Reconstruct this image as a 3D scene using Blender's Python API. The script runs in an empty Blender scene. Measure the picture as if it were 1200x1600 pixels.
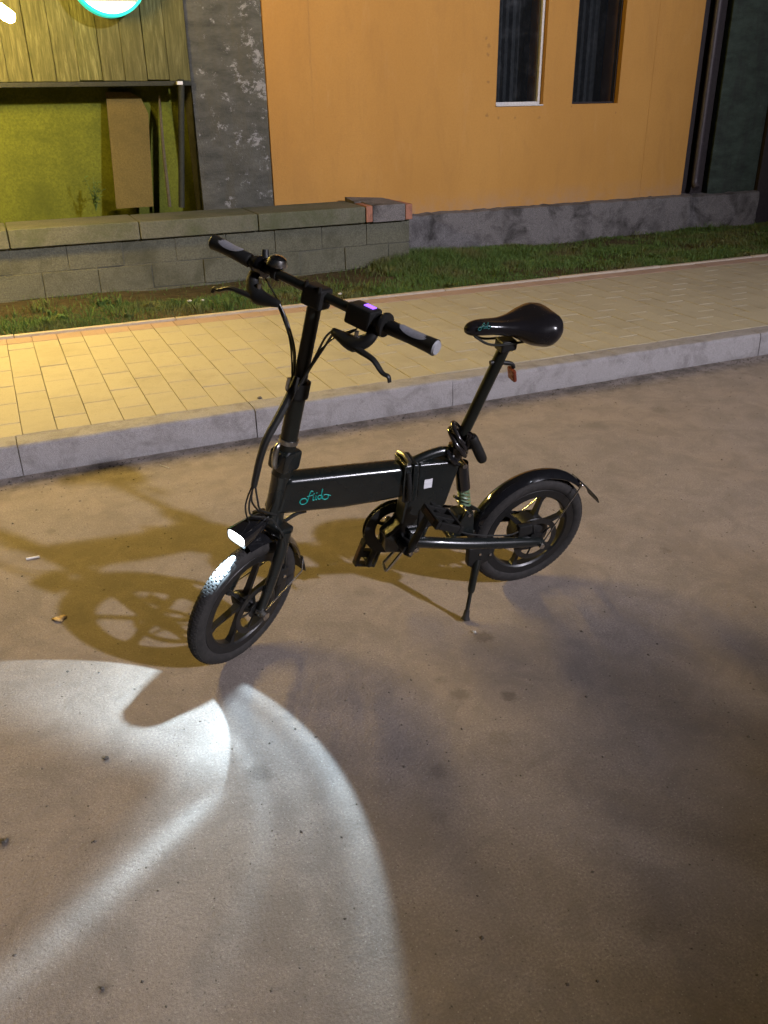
import bpy, bmesh, math, random
import numpy as np
from mathutils import Vector, Matrix
random.seed(7); rng = np.random.default_rng(11)
scene = bpy.context.scene
col = scene.collection
R = math.radians

# ------------------------------------------------------------------ camera
F, W0, H0 = 1340.0, 1200, 1600            # focal length in photo pixels, photo size
CAM_H, PITCH, ROLL, YAW = 1.4794, R(26.136), R(-0.867), R(23.378)
V = lambda *a: np.array(a, float)
c_f = V(math.sin(YAW)*math.cos(PITCH), math.cos(YAW)*math.cos(PITCH), -math.sin(PITCH))
_r = V(math.cos(YAW), -math.sin(YAW), 0); _u = np.cross(_r, c_f)
c_r = math.cos(ROLL)*_r + math.sin(ROLL)*_u
c_u = -math.sin(ROLL)*_r + math.cos(ROLL)*_u
C0 = V(0, 0, CAM_H)
cd = bpy.data.cameras.new('camera'); cam = bpy.data.objects.new('camera', cd); col.objects.link(cam)
cam.matrix_world = Matrix([[c_r[i], c_u[i], -c_f[i], C0[i]] for i in range(3)] + [[0, 0, 0, 1]])
cd.sensor_fit = 'VERTICAL'; cd.sensor_height = 24.0; cd.lens = F/H0*24.0
cd.clip_start = 0.05; cd.clip_end = 2000
scene.camera = cam
scene.render.resolution_x = 768; scene.render.resolution_y = 1024

# ------------------------------------------------------------------ night sky
world = bpy.data.worlds.new('World'); scene.world = world; world.use_nodes = True
wn = world.node_tree.nodes; wl = world.node_tree.links
sky = wn.new('ShaderNodeTexSky'); sky.sky_type = 'NISHITA'; sky.sun_disc = False
sky.sun_elevation = R(-4.0); sky.sun_rotation = R(200)
bg = wn['Background']; bg.inputs['Strength'].default_value = 0.15
wl.new(sky.outputs[0], bg.inputs[0])
sun_d = bpy.data.lights.new('moonlight', 'SUN'); sun_d.energy = 0.02; sun_d.angle = R(0.5); sun_d.color = (0.8, 0.86, 1)
sun_o = bpy.data.objects.new('moonlight', sun_d); col.objects.link(sun_o); sun_o.rotation_euler = (R(50), 0, R(20))
STREET_POWER = 24500.0        # street lamp behind the camera, watts
TUBE_EMIT = 385.0             # yellow tube lamp on the left
HEAD_POWER = 47.0            # bicycle headlight
vs = scene.view_settings
vs.view_transform = 'Standard'; vs.look = 'None'; vs.exposure = 0.0; vs.gamma = 1.0; vs.use_curve_mapping = False

# ------------------------------------------------------------------ pixel helpers: a direction, plus the plane it hits
def ray(x, y): return (x-600)/F*c_r - (y-800)/F*c_u + c_f
def gd(x, y, z=0.0):
    d = ray(x, y); return C0 + d*((z-CAM_H)/d[2])
def wy(x, y, Y):
    d = ray(x, y); return C0 + d*(Y/d[1])

# ------------------------------------------------------------------ mesh helpers
def tag(o, label=None, cat=None, group=None, kind=None):
    if label: o['label'] = label
    if cat: o['category'] = cat
    if group: o['group'] = group
    if kind: o['kind'] = kind
    return o
def empty(name, loc=(0, 0, 0), mat=None):
    o = bpy.data.objects.new(name, None); col.objects.link(o); o.empty_display_size = .1
    if mat is not None: o.matrix_world = mat
    else: o.location = loc
    return o
def link(name, me, m, parent=None, smooth=True):
    if m is not None:
        me.materials.clear(); me.materials.append(m)
    if smooth:
        me.polygons.foreach_set('use_smooth', [True]*len(me.polygons))
        me.set_sharp_from_angle(angle=R(38))
    o = bpy.data.objects.new(name, me); col.objects.link(o)
    if parent is not None: o.parent = parent
    return o
class MB:
    """collects verts and faces of ONE object"""
    def __init__(s): s.v = []; s.f = []; s.boxy = False
    def add(s, v, f):
        n = len(s.v); s.v += [tuple(map(float, p)) for p in v]; s.f += [tuple(i+n for i in q) for q in f]; return s
    def box(s, lo, hi, bev=0.0, M=None):
        s.boxy = True; bm = bmesh.new(); bmesh.ops.create_cube(bm, size=1)
        lo = np.array(lo, float); hi = np.array(hi, float)
        for v in bm.verts: v.co = Vector((lo+hi)/2 + np.array(v.co)*(hi-lo))
        if bev > 0: bmesh.ops.bevel(bm, geom=list(bm.edges), offset=bev, segments=2, affect='EDGES', profile=.5)
        bm.verts.index_update()
        v = [np.array(x.co) for x in bm.verts]; f = [[q.index for q in x.verts] for x in bm.faces]; bm.free()
        if M is not None: v = [M(x) for x in v]
        return s.add(v, f)
    def tube(s, pts, r, n=12, smooth=0, flat=1.0):
        pts = [np.array(x, float) for x in pts]
        rs = [r]*len(pts) if np.isscalar(r) else list(r)
        if smooth:
            P, RR = [], []; m = len(pts)
            for i in range(m-1):
                a, b, c, d = pts[max(i-1, 0)], pts[i], pts[i+1], pts[min(i+2, m-1)]
                for k in range(smooth):
                    t = k/smooth
                    P.append(.5*((2*b)+(c-a)*t+(2*a-5*b+4*c-d)*t*t+(3*b-a-3*c+d)*t**3)); RR.append(rs[i]*(1-t)+rs[i+1]*t)
            P.append(pts[-1]); RR.append(rs[-1]); pts, rs = P, RR
        up = None; v = []; f = []
        for i, q in enumerate(pts):
            t = pts[min(i+1, len(pts)-1)]-pts[max(i-1, 0)]; t = t/(np.linalg.norm(t)+1e-12)
            if up is None:
                h = V(0, 0, 1) if abs(t[2]) < .9 else V(1, 0, 0)
                up = np.cross(t, h)
            up = up-t*(up@t); up /= np.linalg.norm(up); sd = np.cross(t, up)
            for k in range(n):
                a = 2*math.pi*k/n; v.append(q+rs[i]*(math.cos(a)*up+flat*math.sin(a)*sd))
        m = len(pts)
        for i in range(m-1):
            for k in range(n):
                f.append((i*n+k, i*n+(k+1) % n, (i+1)*n+(k+1) % n, (i+1)*n+k))
        f.append(tuple(range(n))[::-1]); f.append(tuple((m-1)*n+k for k in range(n)))
        return s.add(v, f)
    def ring(s, c, ax, prof, n=48, a0=0.0, a1=2*math.pi, ref=None, closed_prof=True):
        """revolve prof [(radius, along axis)] about ax through c; partial when a1-a0 < 2pi"""
        c = np.array(c, float); ax = np.array(ax, float)/np.linalg.norm(ax)
        ref = V(1, 0, 0) if ref is None else np.array(ref, float)
        e1 = ref-ax*(ref@ax); e1 /= np.linalg.norm(e1); e2 = np.cross(ax, e1)
        full = abs(a1-a0-2*math.pi) < 1e-6; cnt = n if full else n+1; m = len(prof); v = []; f = []
        for i in range(cnt):
            a = a0+(a1-a0)*i/n
            for (r, h) in prof: v.append(c+ax*h+r*(math.cos(a)*e1+math.sin(a)*e2))
        for i in range(n):
            j = (i+1) % cnt
            for k in range(m if closed_prof else m-1):
                l = (k+1) % m; f.append((i*m+k, j*m+k, j*m+l, i*m+l))
        if not full and closed_prof:
            f.append(tuple(range(m))[::-1]); f.append(tuple((cnt-1)*m+k for k in range(m)))
        return s.add(v, f)
    def prism(s, poly, y0, y1, bev=0.0, M=None):
        """poly in (x,z), extruded along y"""
        s.boxy = True; bm = bmesh.new()
        a = [bm.verts.new((x, y0, z)) for x, z in poly]; b = [bm.verts.new((x, y1, z)) for x, z in poly]; m = len(poly)
        bm.faces.new(a); bm.faces.new(b[::-1])
        for i in range(m): bm.faces.new((a[i], b[i], b[(i+1) % m], a[(i+1) % m]))
        bmesh.ops.recalc_face_normals(bm, faces=list(bm.faces))
        if bev > 0: bmesh.ops.bevel(bm, geom=list(bm.edges), offset=bev, segments=3, affect='EDGES', profile=.5)
        bm.verts.index_update()
        v = [np.array(x.co) for x in bm.verts]; f = [[q.index for q in x.verts] for x in bm.faces]; bm.free()
        if M is not None: v = [M(x) for x in v]
        return s.add(v, f)
    def ball(s, c, r, n=12, sc=(1, 1, 1), M=None):
        v = []; f = []; m = n//2+1
        for i in range(m):
            th = math.pi*i/(m-1)
            for k in range(n):
                a = 2*math.pi*k/n
                v.append(np.array(c, float)+r*np.array(sc)*V(math.sin(th)*math.cos(a), math.sin(th)*math.sin(a), math.cos(th)))
        for i in range(m-1):
            for k in range(n): f.append((i*n+k, (i+1)*n+k, (i+1)*n+(k+1) % n, i*n+(k+1) % n))
        if M is not None: v = [M(x) for x in v]
        return s.add(v, f)
    def mesh(s, name):
        me = bpy.data.meshes.new(name); me.from_pydata(s.v, [], s.f)
        bm = bmesh.new(); bm.from_mesh(me); bmesh.ops.remove_doubles(bm, verts=list(bm.verts), dist=1e-6)
        bmesh.ops.recalc_face_normals(bm, faces=list(bm.faces)); bm.to_mesh(me); bm.free(); me.update()
        return me
    def build(s, name, m, parent=None, smooth=True):
        o = link(name, s.mesh(name), m, parent, smooth)
        if s.boxy and smooth:                    # keeps big flat faces flat beside their bevels
            w = o.modifiers.new('flat_faces', 'WEIGHTED_NORMAL'); w.keep_sharp = True
        return o
def box(name, lo, hi, m, parent=None, bev=0.0): return MB().box(lo, hi, bev).build(name, m, parent)

# ------------------------------------------------------------------ materials
class Mat:
    def __init__(s, name, base=(.5, .5, .5), rough=.6, metal=0.0, spec=.5, coat=0.0):
        s.m = bpy.data.materials.new(name); s.m.use_nodes = True; s.t = s.m.node_tree
        s.b = s.t.nodes['Principled BSDF']
        s.b.inputs['Base Color'].default_value = (*base, 1); s.b.inputs['Roughness'].default_value = rough
        s.b.inputs['Metallic'].default_value = metal; s.b.inputs['Specular IOR Level'].default_value = spec
        s.b.inputs['Coat Weight'].default_value = coat
        s._co = None
    def n(s, kind, **kw):
        x = s.t.nodes.new(kind)
        for k, v_ in kw.items(): setattr(x, k, v_)
        return x
    def L(s, a, b): s.t.links.new(a, b)
    def coord(s, which='Object'):
        t = s.n('ShaderNodeTexCoord'); return t.outputs[which]
    def pos(s): return s.n('ShaderNodeNewGeometry').outputs['Position']
    def noise(s, scale, detail=4, rough=.55, co=None, stretch=None, dist=0.0):
        co = co if co is not None else s.pos()
        if stretch:
            mp = s.n('ShaderNodeMapping'); mp.inputs['Scale'].default_value = stretch; s.L(co, mp.inputs[0]); co = mp.outputs[0]
        x = s.n('ShaderNodeTexNoise'); x.inputs['Scale'].default_value = scale; x.inputs['Detail'].default_value = detail
        x.inputs['Roughness'].default_value = rough; x.inputs['Distortion'].default_value = dist; s.L(co, x.inputs['Vector']); return x.outputs['Fac']
    def ramp(s, fac, stops):
        x = s.n('ShaderNodeValToRGB'); e = x.color_ramp.elements
        while len(e) < len(stops): e.new(.5)
        for i, (p, c) in enumerate(stops):
            e[i].position = p; e[i].color = (*c, 1) if not np.isscalar(c) else (c, c, c, 1)
        s.L(fac, x.inputs[0]); return x.outputs[0]
    def mix(s, fac, a, b, mode='MIX'):
        x = s.n('ShaderNodeMix', data_type='RGBA', blend_type=mode)
        for i, q in ((0, fac), (6, a), (7, b)):
            if hasattr(q, 'is_linked'): s.L(q, x.inputs[i])
            elif np.isscalar(q): x.inputs[i].default_value = q
            else: x.inputs[i].default_value = (*q, 1)
        return x.outputs[2]
    def math(s, op, a, b=0.0, c=0.0, clamp=False):
        x = s.n('ShaderNodeMath', operation=op, use_clamp=clamp)
        for i, q in enumerate((a, b, c)):
            if hasattr(q, 'is_linked'): s.L(q, x.inputs[i])
            else: x.inputs[i].default_value = q
        return x.outputs[0]
    def color(s, c): s.L(c, s.b.inputs['Base Color']); return s
    def roughness(s, c): s.L(c, s.b.inputs['Roughness']); return s
    def bump(s, h, strength=.3, dist=.01):
        x = s.n('ShaderNodeBump'); x.inputs['Strength'].default_value = strength; x.inputs['Distance'].default_value = dist
        s.L(h, x.inputs['Height']); s.L(x.outputs[0], s.b.inputs['Normal']); return s
    def emit(s, c, st): s.b.inputs['Emission Color'].default_value = (*c, 1); s.b.inputs['Emission Strength'].default_value = st; return s
def speck(name, base, rough, var=.25, scale=120, metal=0., spec=.5, coat=0., bump=0.0, bd=.002):
    m = Mat(name, base, rough, metal, spec, coat)
    f = m.noise(scale, 3, .6, co=m.coord())
    a = tuple(x*(1-var) for x in base); b = tuple(min(1, x*(1+var)) for x in base)
    m.color(m.ramp(f, [(.3, a), (.7, b)]))
    m.roughness(m.math('MULTIPLY_ADD', m.noise(scale*.3, 3, .6, co=m.coord()), .25, rough-.12, clamp=True))
    if bump: m.bump(f, bump, bd)
    return m.m

# --- road: worn dusty asphalt with drips and old stains
rd = Mat('road_asphalt', rough=.9, spec=.25)
P = rd.pos()
grain = rd.noise(170, 4, .8, co=P); mid = rd.noise(28, 5, .65, co=P); big = rd.noise(1.3, 5, .6, co=P, dist=.4)
c = rd.ramp(grain, [(.30, (.150, .126, .111)), (.50, (.250, .212, .186)), (.72, (.40, .348, .305))])
c = rd.mix(rd.ramp(mid, [(.35, .0), (.7, .55)]), c, (.222, .186, .160))
c = rd.mix(rd.ramp(big, [(.42, .0), (.62, .45)]), c, (.300, .240, .190))
c = rd.mix(rd.ramp(rd.noise(2.6, 6, .7, co=P), [(.52, .0), (.72, .4)]), c, (.168, .145, .130))
spots = [(755, 995, .030, 1.0), (795, 1088, .024, 1.), (718, 1085, .026, .75), (780, 1155, .034, .45), (685, 1205, .026, .6), (405, 1208, .034, .9),
         (684, 1276, .022, .4), (1008, 1448, .03, .4), (1040, 860, .02, .55), (690, 1062, .02, .5), (1030, 640, .05, .5), (930, 665, .06, .35),
         (8, 1316, .016, 1.), (160, 1546, .014, .8), (570, 925, .035, .35), (165, 1186, .006, 1.), (80, 830, .02, .5)]
c = rd.mix(rd.ramp(rd.noise(6.5, 7, .72, co=P, dist=.6), [(.40, .42), (.58, .0)]), c, (.150, .126, .108))
vo = rd.n('ShaderNodeTexVoronoi'); vo.inputs['Scale'].default_value = 75; rd.L(P, vo.inputs['Vector'])
c = rd.mix(rd.ramp(vo.outputs['Distance'], [(.07, .65), (.13, .0)]), c, (.42, .39, .35))
vo2 = rd.n('ShaderNodeTexVoronoi'); vo2.inputs['Scale'].default_value = 48; rd.L(P, vo2.inputs['Vector'])
c = rd.mix(rd.ramp(vo2.outputs['Distance'], [(.06, .6), (.12, .0)]), c, (.07, .06, .05))
wob = rd.noise(60, 3, .6, co=P)
acc = None
for (x, y, r_, k) in spots:
    g_ = gd(x, y)
    d = rd.n('ShaderNodeVectorMath', operation='DISTANCE'); rd.L(P, d.inputs[0]); d.inputs[1].default_value = tuple(g_)
    e = rd.math('MULTIPLY_ADD', wob, r_*1.5, d.outputs['Value']); e = rd.math('SUBTRACT', e, r_*.75)
    mr = rd.n('ShaderNodeMapRange'); mr.inputs[1].default_value = r_*.55; mr.inputs[2].default_value = r_*1.25; mr.inputs[3].default_value = k*.5; mr.inputs[4].default_value = 0
    rd.L(e, mr.inputs[0]); acc = mr.outputs[0] if acc is None else rd.math('MAXIMUM', acc, mr.outputs[0])
c = rd.mix(acc, c, (.060, .046, .036))
sep = rd.n('ShaderNodeSeparateXYZ'); rd.L(P, sep.inputs[0])       # dirt swept against the kerb
edge = rd.n('ShaderNodeMapRange'); edge.inputs[1].default_value = 3.45; edge.inputs[2].default_value = 3.74; rd.L(sep.outputs[1], edge.inputs[0])
ed = rd.math('MULTIPLY', edge.outputs[0], rd.ramp(rd.noise(9, 5, .7, co=P), [(.42, .0), (.62, .75)]))
c = rd.mix(ed, c, (.060, .050, .038))
rd.color(c)
hgt = rd.math('ADD', rd.math('MULTIPLY', grain, .6), rd.math('MULTIPLY', rd.noise(70, 4, .7, co=P), 1.0))
rd.bump(hgt, .6, .006)
M_road = rd.m

def concrete(name, base, var=.2, dark=(.08, .075, .07), dk=.5, scale=6, bump=.4):
    m = Mat(name, base, .88, spec=.25); q = m.pos()
    f = m.noise(scale*30, 3, .65, co=q); lo = tuple(x*(1-var) for x in base); hi = tuple(x*(1+var) for x in base)
    k = m.ramp(f, [(.3, lo), (.7, hi)])
    k = m.mix(m.ramp(m.noise(scale, 6, .68, co=q, dist=.5), [(.46, .0), (.68, dk)]), k, dark)
    k = m.mix(m.ramp(m.noise(scale*5, 5, .7, co=q), [(.55, .0), (.75, .35)]), k, tuple(min(1, x*1.35) for x in base))
    m.color(k); m.bump(m.math('ADD', f, m.noise(scale*8, 5, .7, co=q)), bump, .006); return m.m
M_kerb = concrete('kerb_concrete', (.27, .255, .25), .25, (.14, .125, .12), .7, 8, .6)
M_plinth = concrete('plinth_concrete', (.15, .14, .138), .4, (.035, .032, .030), .95, 4, 1.0)
M_block = concrete('block_concrete', (.108, .107, .078), .3, (.058, .058, .038), .9, 3.2, 1.0)
M_cap = concrete('cap_concrete', (.115, .113, .082), .25, (.065, .075, .035), .8, 3, .7)
M_brick = concrete('brick_clay', (.33, .15, .10), .25, (.12, .07, .05), .6, 12, .6)
M_mortar = concrete('mortar', (.10, .098, .075), .2, (.06, .06, .05), .6, 8, .6)
M_joint = concrete('joint_sand', (.17, .142, .10), .2, (.07, .06, .05), .6, 10, .5)
M_edge = concrete('edging_concrete', (.40, .34, .27), .15, (.2, .17, .13), .4, 10, .4)

def paver(name, base, var):
    m = Mat(name, base, .85, spec=.3); q = m.pos()
    oi = m.n('ShaderNodeObjectInfo')
    k = m.ramp(oi.outputs['Random'], [(0, tuple(x*(1-var) for x in base)), (1, tuple(min(1, x*(1+var)) for x in base))])
    k = m.mix(m.ramp(m.noise(240, 2, .6, co=q), [(.3, .35), (.6, 0.)]), k, tuple(x*.6 for x in base))
    k = m.mix(m.ramp(m.noise(3.2, 6, .65, co=q), [(.5, 0.), (.7, .4)]), k, tuple(x*.62 for x in base))
    k = m.mix(m.ramp(m.noise(22, 5, .7, co=q), [(.56, 0.), (.74, .35)]), k, tuple(x*.55 for x in base))
    m.color(k); m.bump(m.noise(180, 3, .6, co=q), .35, .004); return m.m
M_tile = paver('paver_beige', (.35, .312, .225), .04)
M_redtile = paver('paver_red', (.33, .235, .185), .05)

soil = Mat('soil', (.07, .055, .035), .95, spec=.1); q = soil.pos()
soil.color(soil.ramp(soil.noise(14, 6, .7, co=q), [(.3, (.040, .032, .018)), (.55, (.075, .060, .034)), (.75, (.115, .090, .058))])); soil.bump(soil.noise(40, 5, .7, co=q), .9, .03)
M_soil = soil.m
gr = Mat('grass_blades', (.06, .1, .03), .75, spec=.2); q = gr.pos()
k = gr.ramp(gr.noise(130, 2, .6, co=q), [(.3, (.036, .072, .016)), (.52, (.070, .128, .030)), (.72, (.13, .16, .05))])
k = gr.mix(gr.ramp(gr.noise(2.4, 4, .6, co=q), [(.48, 0.), (.64, .7)]), k, (.12, .105, .045)); gr.color(k)
M_grass = gr.m
lf = Mat('weed_leaves', (.06, .12, .03), .6, spec=.3); q = lf.pos()
lf.color(lf.ramp(lf.noise(45, 3, .6, co=q), [(.3, (.035, .07, .015)), (.7, (.085, .14, .035))])); M_leaf = lf.m

# --- painted orange render
og = Mat('orange_paint', rough=.8, spec=.3); q = og.pos()
k = og.ramp(og.noise(1.1, 5, .6, co=q, stretch=(1, 1, .5)), [(.3, (.41, .205, .045)), (.7, (.47, .245, .058))])
k = og.mix(og.ramp(og.noise(3.1, 7, .72, co=q, stretch=(1.6, 1, .45), dist=.5), [(.50, 0.), (.70, .38)]), k, (.33, .165, .045))
k = og.mix(og.ramp(og.noise(60, 4, .7, co=q), [(.42, 0.), (.72, .32)]), k, (.34, .17, .04))
k = og.mix(og.ramp(og.noise(7, 6, .7, co=q, stretch=(1, 1, .25)), [(.58, 0.), (.75, .25)]), k, (.50, .30, .12))
acc = None; wob = og.noise(45, 4, .7, co=q)
for (x, y, r_) in [(764, 72, .030), (763, 85, .022), (763, 128, .018), (761, 180, .022), (779, 184, .020), (805, 184, .018), (843, 183, .022), (962, 176, .014), (893, 166, .014), (760, 60, .016)]:
    g_ = wy(x, y, 7.45); d = og.n('ShaderNodeVectorMath', operation='DISTANCE'); og.L(q, d.inputs[0]); d.inputs[1].default_value = tuple(g_)
    e = og.math('SUBTRACT', og.math('MULTIPLY_ADD', wob, r_*2.4, d.outputs['Value']), r_*1.2)
    mr = og.n('ShaderNodeMapRange'); mr.inputs[1].default_value = r_*.3; mr.inputs[2].default_value = r_*.9; mr.inputs[3].default_value = .5; mr.inputs[4].default_value = 0
    og.L(e, mr.inputs[0]); acc = mr.outputs[0] if acc is None else og.math('MAXIMUM', acc, mr.outputs[0])
k = og.mix(acc, k, (.17, .095, .04))
sp = og.n('ShaderNodeSeparateXYZ'); og.L(q, sp.inputs[0])          # splash dirt over the plinth, bare plaster in the corner
lowd = og.n('ShaderNodeMapRange'); lowd.inputs[1].default_value = .66; lowd.inputs[2].default_value = .46; og.L(sp.outputs[2], lowd.inputs[0])
k = og.mix(og.math('MULTIPLY', lowd.outputs[0], og.ramp(og.noise(8, 5, .7, co=q), [(.4, .1), (.65, .7)])), k, (.34, .22, .13))
og.color(k); og.bump(og.math('ADD', og.noise(90, 4, .65, co=q), og.math('MULTIPLY', og.noise(5, 4, .6, co=q), 2.)), .6, .008)
M_orange = og.m

def peeling(name, base, chip, th, stretch=(1, 1, 1), streak=(.10, .09, .06), xr=None):
    m = Mat(name, base, .9, spec=.2); q = m.pos()
    k = m.ramp(m.noise(5, 6, .7, co=q, stretch=(1, 1, 2.5)), [(.3, tuple(x*.55 for x in base)), (.7, tuple(x*1.25 for x in base))])
    k = m.mix(m.ramp(m.noise(2.2, 5, .7, co=q, stretch=(3, 3, .6)), [(.5, 0.), (.7, .6)]), k, streak)
    ns_ = m.noise(8.5, 9, .82, co=q, stretch=stretch, dist=.15)
    if xr:
        sx_ = m.n('ShaderNodeSeparateXYZ'); m.L(q, sx_.inputs[0]); r_ = m.n('ShaderNodeMapRange'); m.L(sx_.outputs[0], r_.inputs[0])
        r_.inputs[1].default_value, r_.inputs[2].default_value, r_.inputs[3].default_value, r_.inputs[4].default_value = xr[0], xr[1], -.05, .06
        ns_ = m.math('ADD', ns_, r_.outputs[0])
    k = m.mix(m.ramp(ns_, [(th, 0.), (th+.05, .8)]), k, chip)
    m.color(k); m.bump(m.math('ADD', m.noise(14, 7, .75, co=q, stretch=(1, 1, 3)), m.noise(80, 3, .6, co=q)), .8, .012); return m.m
M_grey = peeling('grey_plaster', (.10, .098, .082), (.34, .33, .32), .585, (1, 1, 1.2), xr=(1.5, 2.25))
M_green = peeling('green_plaster', (.045, .062, .05), (.24, .24, .23), .64, (1, 1, 1.2), (.03, .03, .03))
wd = Mat('weathered_planks', rough=.85, spec=.2); q = wd.pos(); oi = wd.n('ShaderNodeObjectInfo')
k = wd.ramp(wd.noise(12, 6, .7, co=q, stretch=(3.5, 3.5, .35), dist=.6), [(.30, (.054, .054, .017)), (.52, (.110, .108, .038)), (.72, (.22, .208, .095))])
k = wd.mix(wd.math('MULTIPLY', oi.outputs['Random'], .45), k, (.075, .062, .03)); wd.color(k); wd.bump(wd.noise(40, 5, .7, co=q, stretch=(4, 4, .3)), .6, .006)
M_plank = wd.m
M_inner = concrete('dark_inner_wall', (.098, .110, .011), .25, (.052, .062, .006), .7, 2.2, .5)  # yellow-green tint puts the tube lamp's glare into the wall colour
M_board = concrete('plywood_sheet', (.115, .085, .025), .2, (.07, .055, .018), .5, 3, .3)
M_post = speck('dark_timber', (.020, .021, .012), .8, .35, 60)
M_beamwood = speck('brown_timber', (.075, .06, .035), .8, .3, 50)
M_dark = speck('dark_paint_and_gap_shade', (.018, .012, .013), .8, .3, 40)  # dark parts; on the back of the wall gap this tone is painted shade
M_pipe = speck('drainpipe_paint', (.045, .036, .041), .5, .3, 40)
M_frame = speck('aluminium_frame', (.50, .48, .46), .45, .15, 60)
M_curtain = speck('dark_curtain', (.085, .098, .105), .9, .3, 25)
gl = Mat('window_glass', (.012, .014, .016), .08, spec=.5); q = gl.pos()
gl.roughness(gl.ramp(gl.noise(9, 5, .7, co=q), [(.4, .06), (.7, .35)])); gl.b.inputs['Alpha'].default_value = .35
gl.color(gl.ramp(gl.noise(16, 7, .8, co=q), [(.60, (.012, .014, .016)), (.72, (.09, .09, .09))])); M_glass = gl.m

# --- bicycle
M_frameblk = speck('frame_satin_black', (.0075, .0095, .009), .27, .15, 25, spec=.5, coat=.4)
M_steel_blk = speck('black_tube', (.008, .009, .007), .34, .2, 60, spec=.45)
M_plastic = speck('black_plastic', (.008, .008, .0075), .52, .25, 60, spec=.35)
M_gloss = speck('gloss_black_fender', (.008, .008, .009), .12, .2, 100, spec=.55, coat=.6)
M_saddle = speck('saddle_vinyl', (.010, .009, .010), .22, .2, 150, spec=.5)
M_rubber = Mat('tyre_rubber', (.022, .021, .020), .80, spec=.3); q = M_rubber.coord()
M_rubber.color(M_rubber.ramp(M_rubber.noise(60, 4, .7, co=q), [(.3, (.011, .0105, .010)), (.7, (.028, .025, .023))])); M_rubber = M_rubber.m
M_rim = speck('rim_black', (.008, .008, .008), .4, .2, 150)
M_chrome = speck('bright_steel', (.62, .60, .57), .22, .1, 80, metal=1.0)
M_rod = speck('brushed_rod', (.42, .40, .37), .35, .15, 80, metal=1.0)
M_disc = speck('dark_rotor_steel', (.05, .048, .045), .45, .2, 60, metal=.8)
M_amber = speck('amber_reflector', (.045, .018, .005), .35, .2, 90)
M_grippad = speck('grey_grip_pad', (.15, .15, .165), .7, .15, 200)
M_gripcap = speck('grey_grip_cap', (.26, .26, .27), .55, .1, 200)
M_teal = speck('teal_print', (.0, .27, .23), .5, .1, 100)
M_teal2 = speck('dark_teal_print', (.0, .10, .095), .5, .1, 100)
M_sticker = speck('white_sticker', (.62, .62, .64), .5, .1, 100)
M_red = speck('red_reflector', (.13, .030, .014), .25, .2, 90)
M_spring = speck('green_spring', (.10, .16, .09), .4, .2, 90)
M_cable = speck('black_cable', (.012, .012, .011), .45, .2, 200)
M_lockc = speck('lock_cable_sleeve', (.014, .012, .012), .18, .2, 150, coat=.4)
M_purple = Mat('purple_led', (.1, .02, .2), .4).emit((.26, .10, 1.0), 2.6).m
M_lens = Mat('headlight_lens', (.9, .95, 1), .3).emit((.88, .95, 1.0), 26.0).m

# ================================================================== SETTING
Z_W = .14                                      # pavement height above the road
KY = 3.765                                     # kerb face
tag(MB().add([(-150, -150, -.03), (150, -150, -.03), (150, 150, -.03), (-150, 150, -.03)], [(0, 1, 2, 3)]).build('ground', M_soil), kind='structure')
tag(MB().add([(-60, -4.4, 0), (60, -4.4, 0), (60, KY+.02, 0), (-60, KY+.02, 0)], [(0, 1, 2, 3)]).build('road', M_road), kind='structure')

# ---- pavement: bed, kerbstones, pavers
pav = tag(box('pavement', (-14, KY+.01, -.02), (22, 5.765, Z_W-.016), M_joint), kind='structure')
KW = .125
kx0 = gd(27, 697, Z_W)[0]; kl = (gd(967, 554, Z_W)[0]-kx0)/3
def kerb_mesh(seed):
    rr = np.random.default_rng(seed); nx = 26
    prof = [(0.004, -.02), (.0, .02), (.0, .07), (.0015, .122), (.005, .133), (.013, .1395), (.06, .141), (KW, .141), (KW, -.02)]
    v = []; f = []; m = len(prof)
    for i in range(nx+1):
        x = .0018+(kl-.0036)*i/nx; chip = abs(rr.normal(0, .0006)) if 0 < i < nx else .002
        big = 0.0
        for j, (a, b) in enumerate(prof):
            w = 1 if 2 <= j <= 5 else 0
            v.append((x, a+w*(chip+big)+rr.normal(0, .0003), b-w*(chip+big)*.7+(rr.normal(0, .0006) if j > 0 and j < m-1 else 0)))
    for i in range(nx):
        for j in range(m-1): f.append((i*m+j, (i+1)*m+j, (i+1)*m+j+1, i*m+j+1))
    f.append(tuple(range(m))); f.append(tuple(nx*m+j for j in range(m))[::-1])
    return MB().add(v, f).mesh('kerbstone')
kms = [kerb_mesh(i) for i in range(4)]
for i in range(-6, 17):
    o = link('kerbstone', kms[i % 4], M_kerb, pav, False); o.location = (kx0+i*kl, KY+random.uniform(-.004, .004), random.uniform(-.003, .003)); o.rotation_euler[2] = random.uniform(-.002, .002)
TW, TL, T0 = .1458, .302, KY+KW+.006
TEND = 5.72; REDL = .146
def paver_mesh(L, nm):
    m = MB().box((.0014, .0032, -.05), (TW-.0014, L-.0032, 0), .0020); return m.mesh(nm)
pm = {}
pavers = []
ncol = 64; YR = TEND-REDL
for cidx in range(-7, ncol-7):
    X = -.047+cidx*TW; y = T0
    first = .025+.302 if cidx % 2 == 0 else .178
    cuts = [T0]; yy = T0+(first if first < .302 else .025) ; 
    while yy < YR-.03: cuts.append(yy); yy += TL
    cuts.append(YR)
    if cuts[1]-cuts[0] < .05: cuts.pop(1)
    for a, b in zip(cuts[:-1], cuts[1:]): pavers.append((X, a, b-a, 0))
    pavers.append((X, YR, REDL, 1))
def vis(X, Y):
    d = V(X+.07, Y+.1, Z_W)-C0; dz = d@c_f; px = 600+F*(d@c_r)/dz; py = 800-F*(d@c_u)/dz
    return dz, -30 < px < 1230
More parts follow.
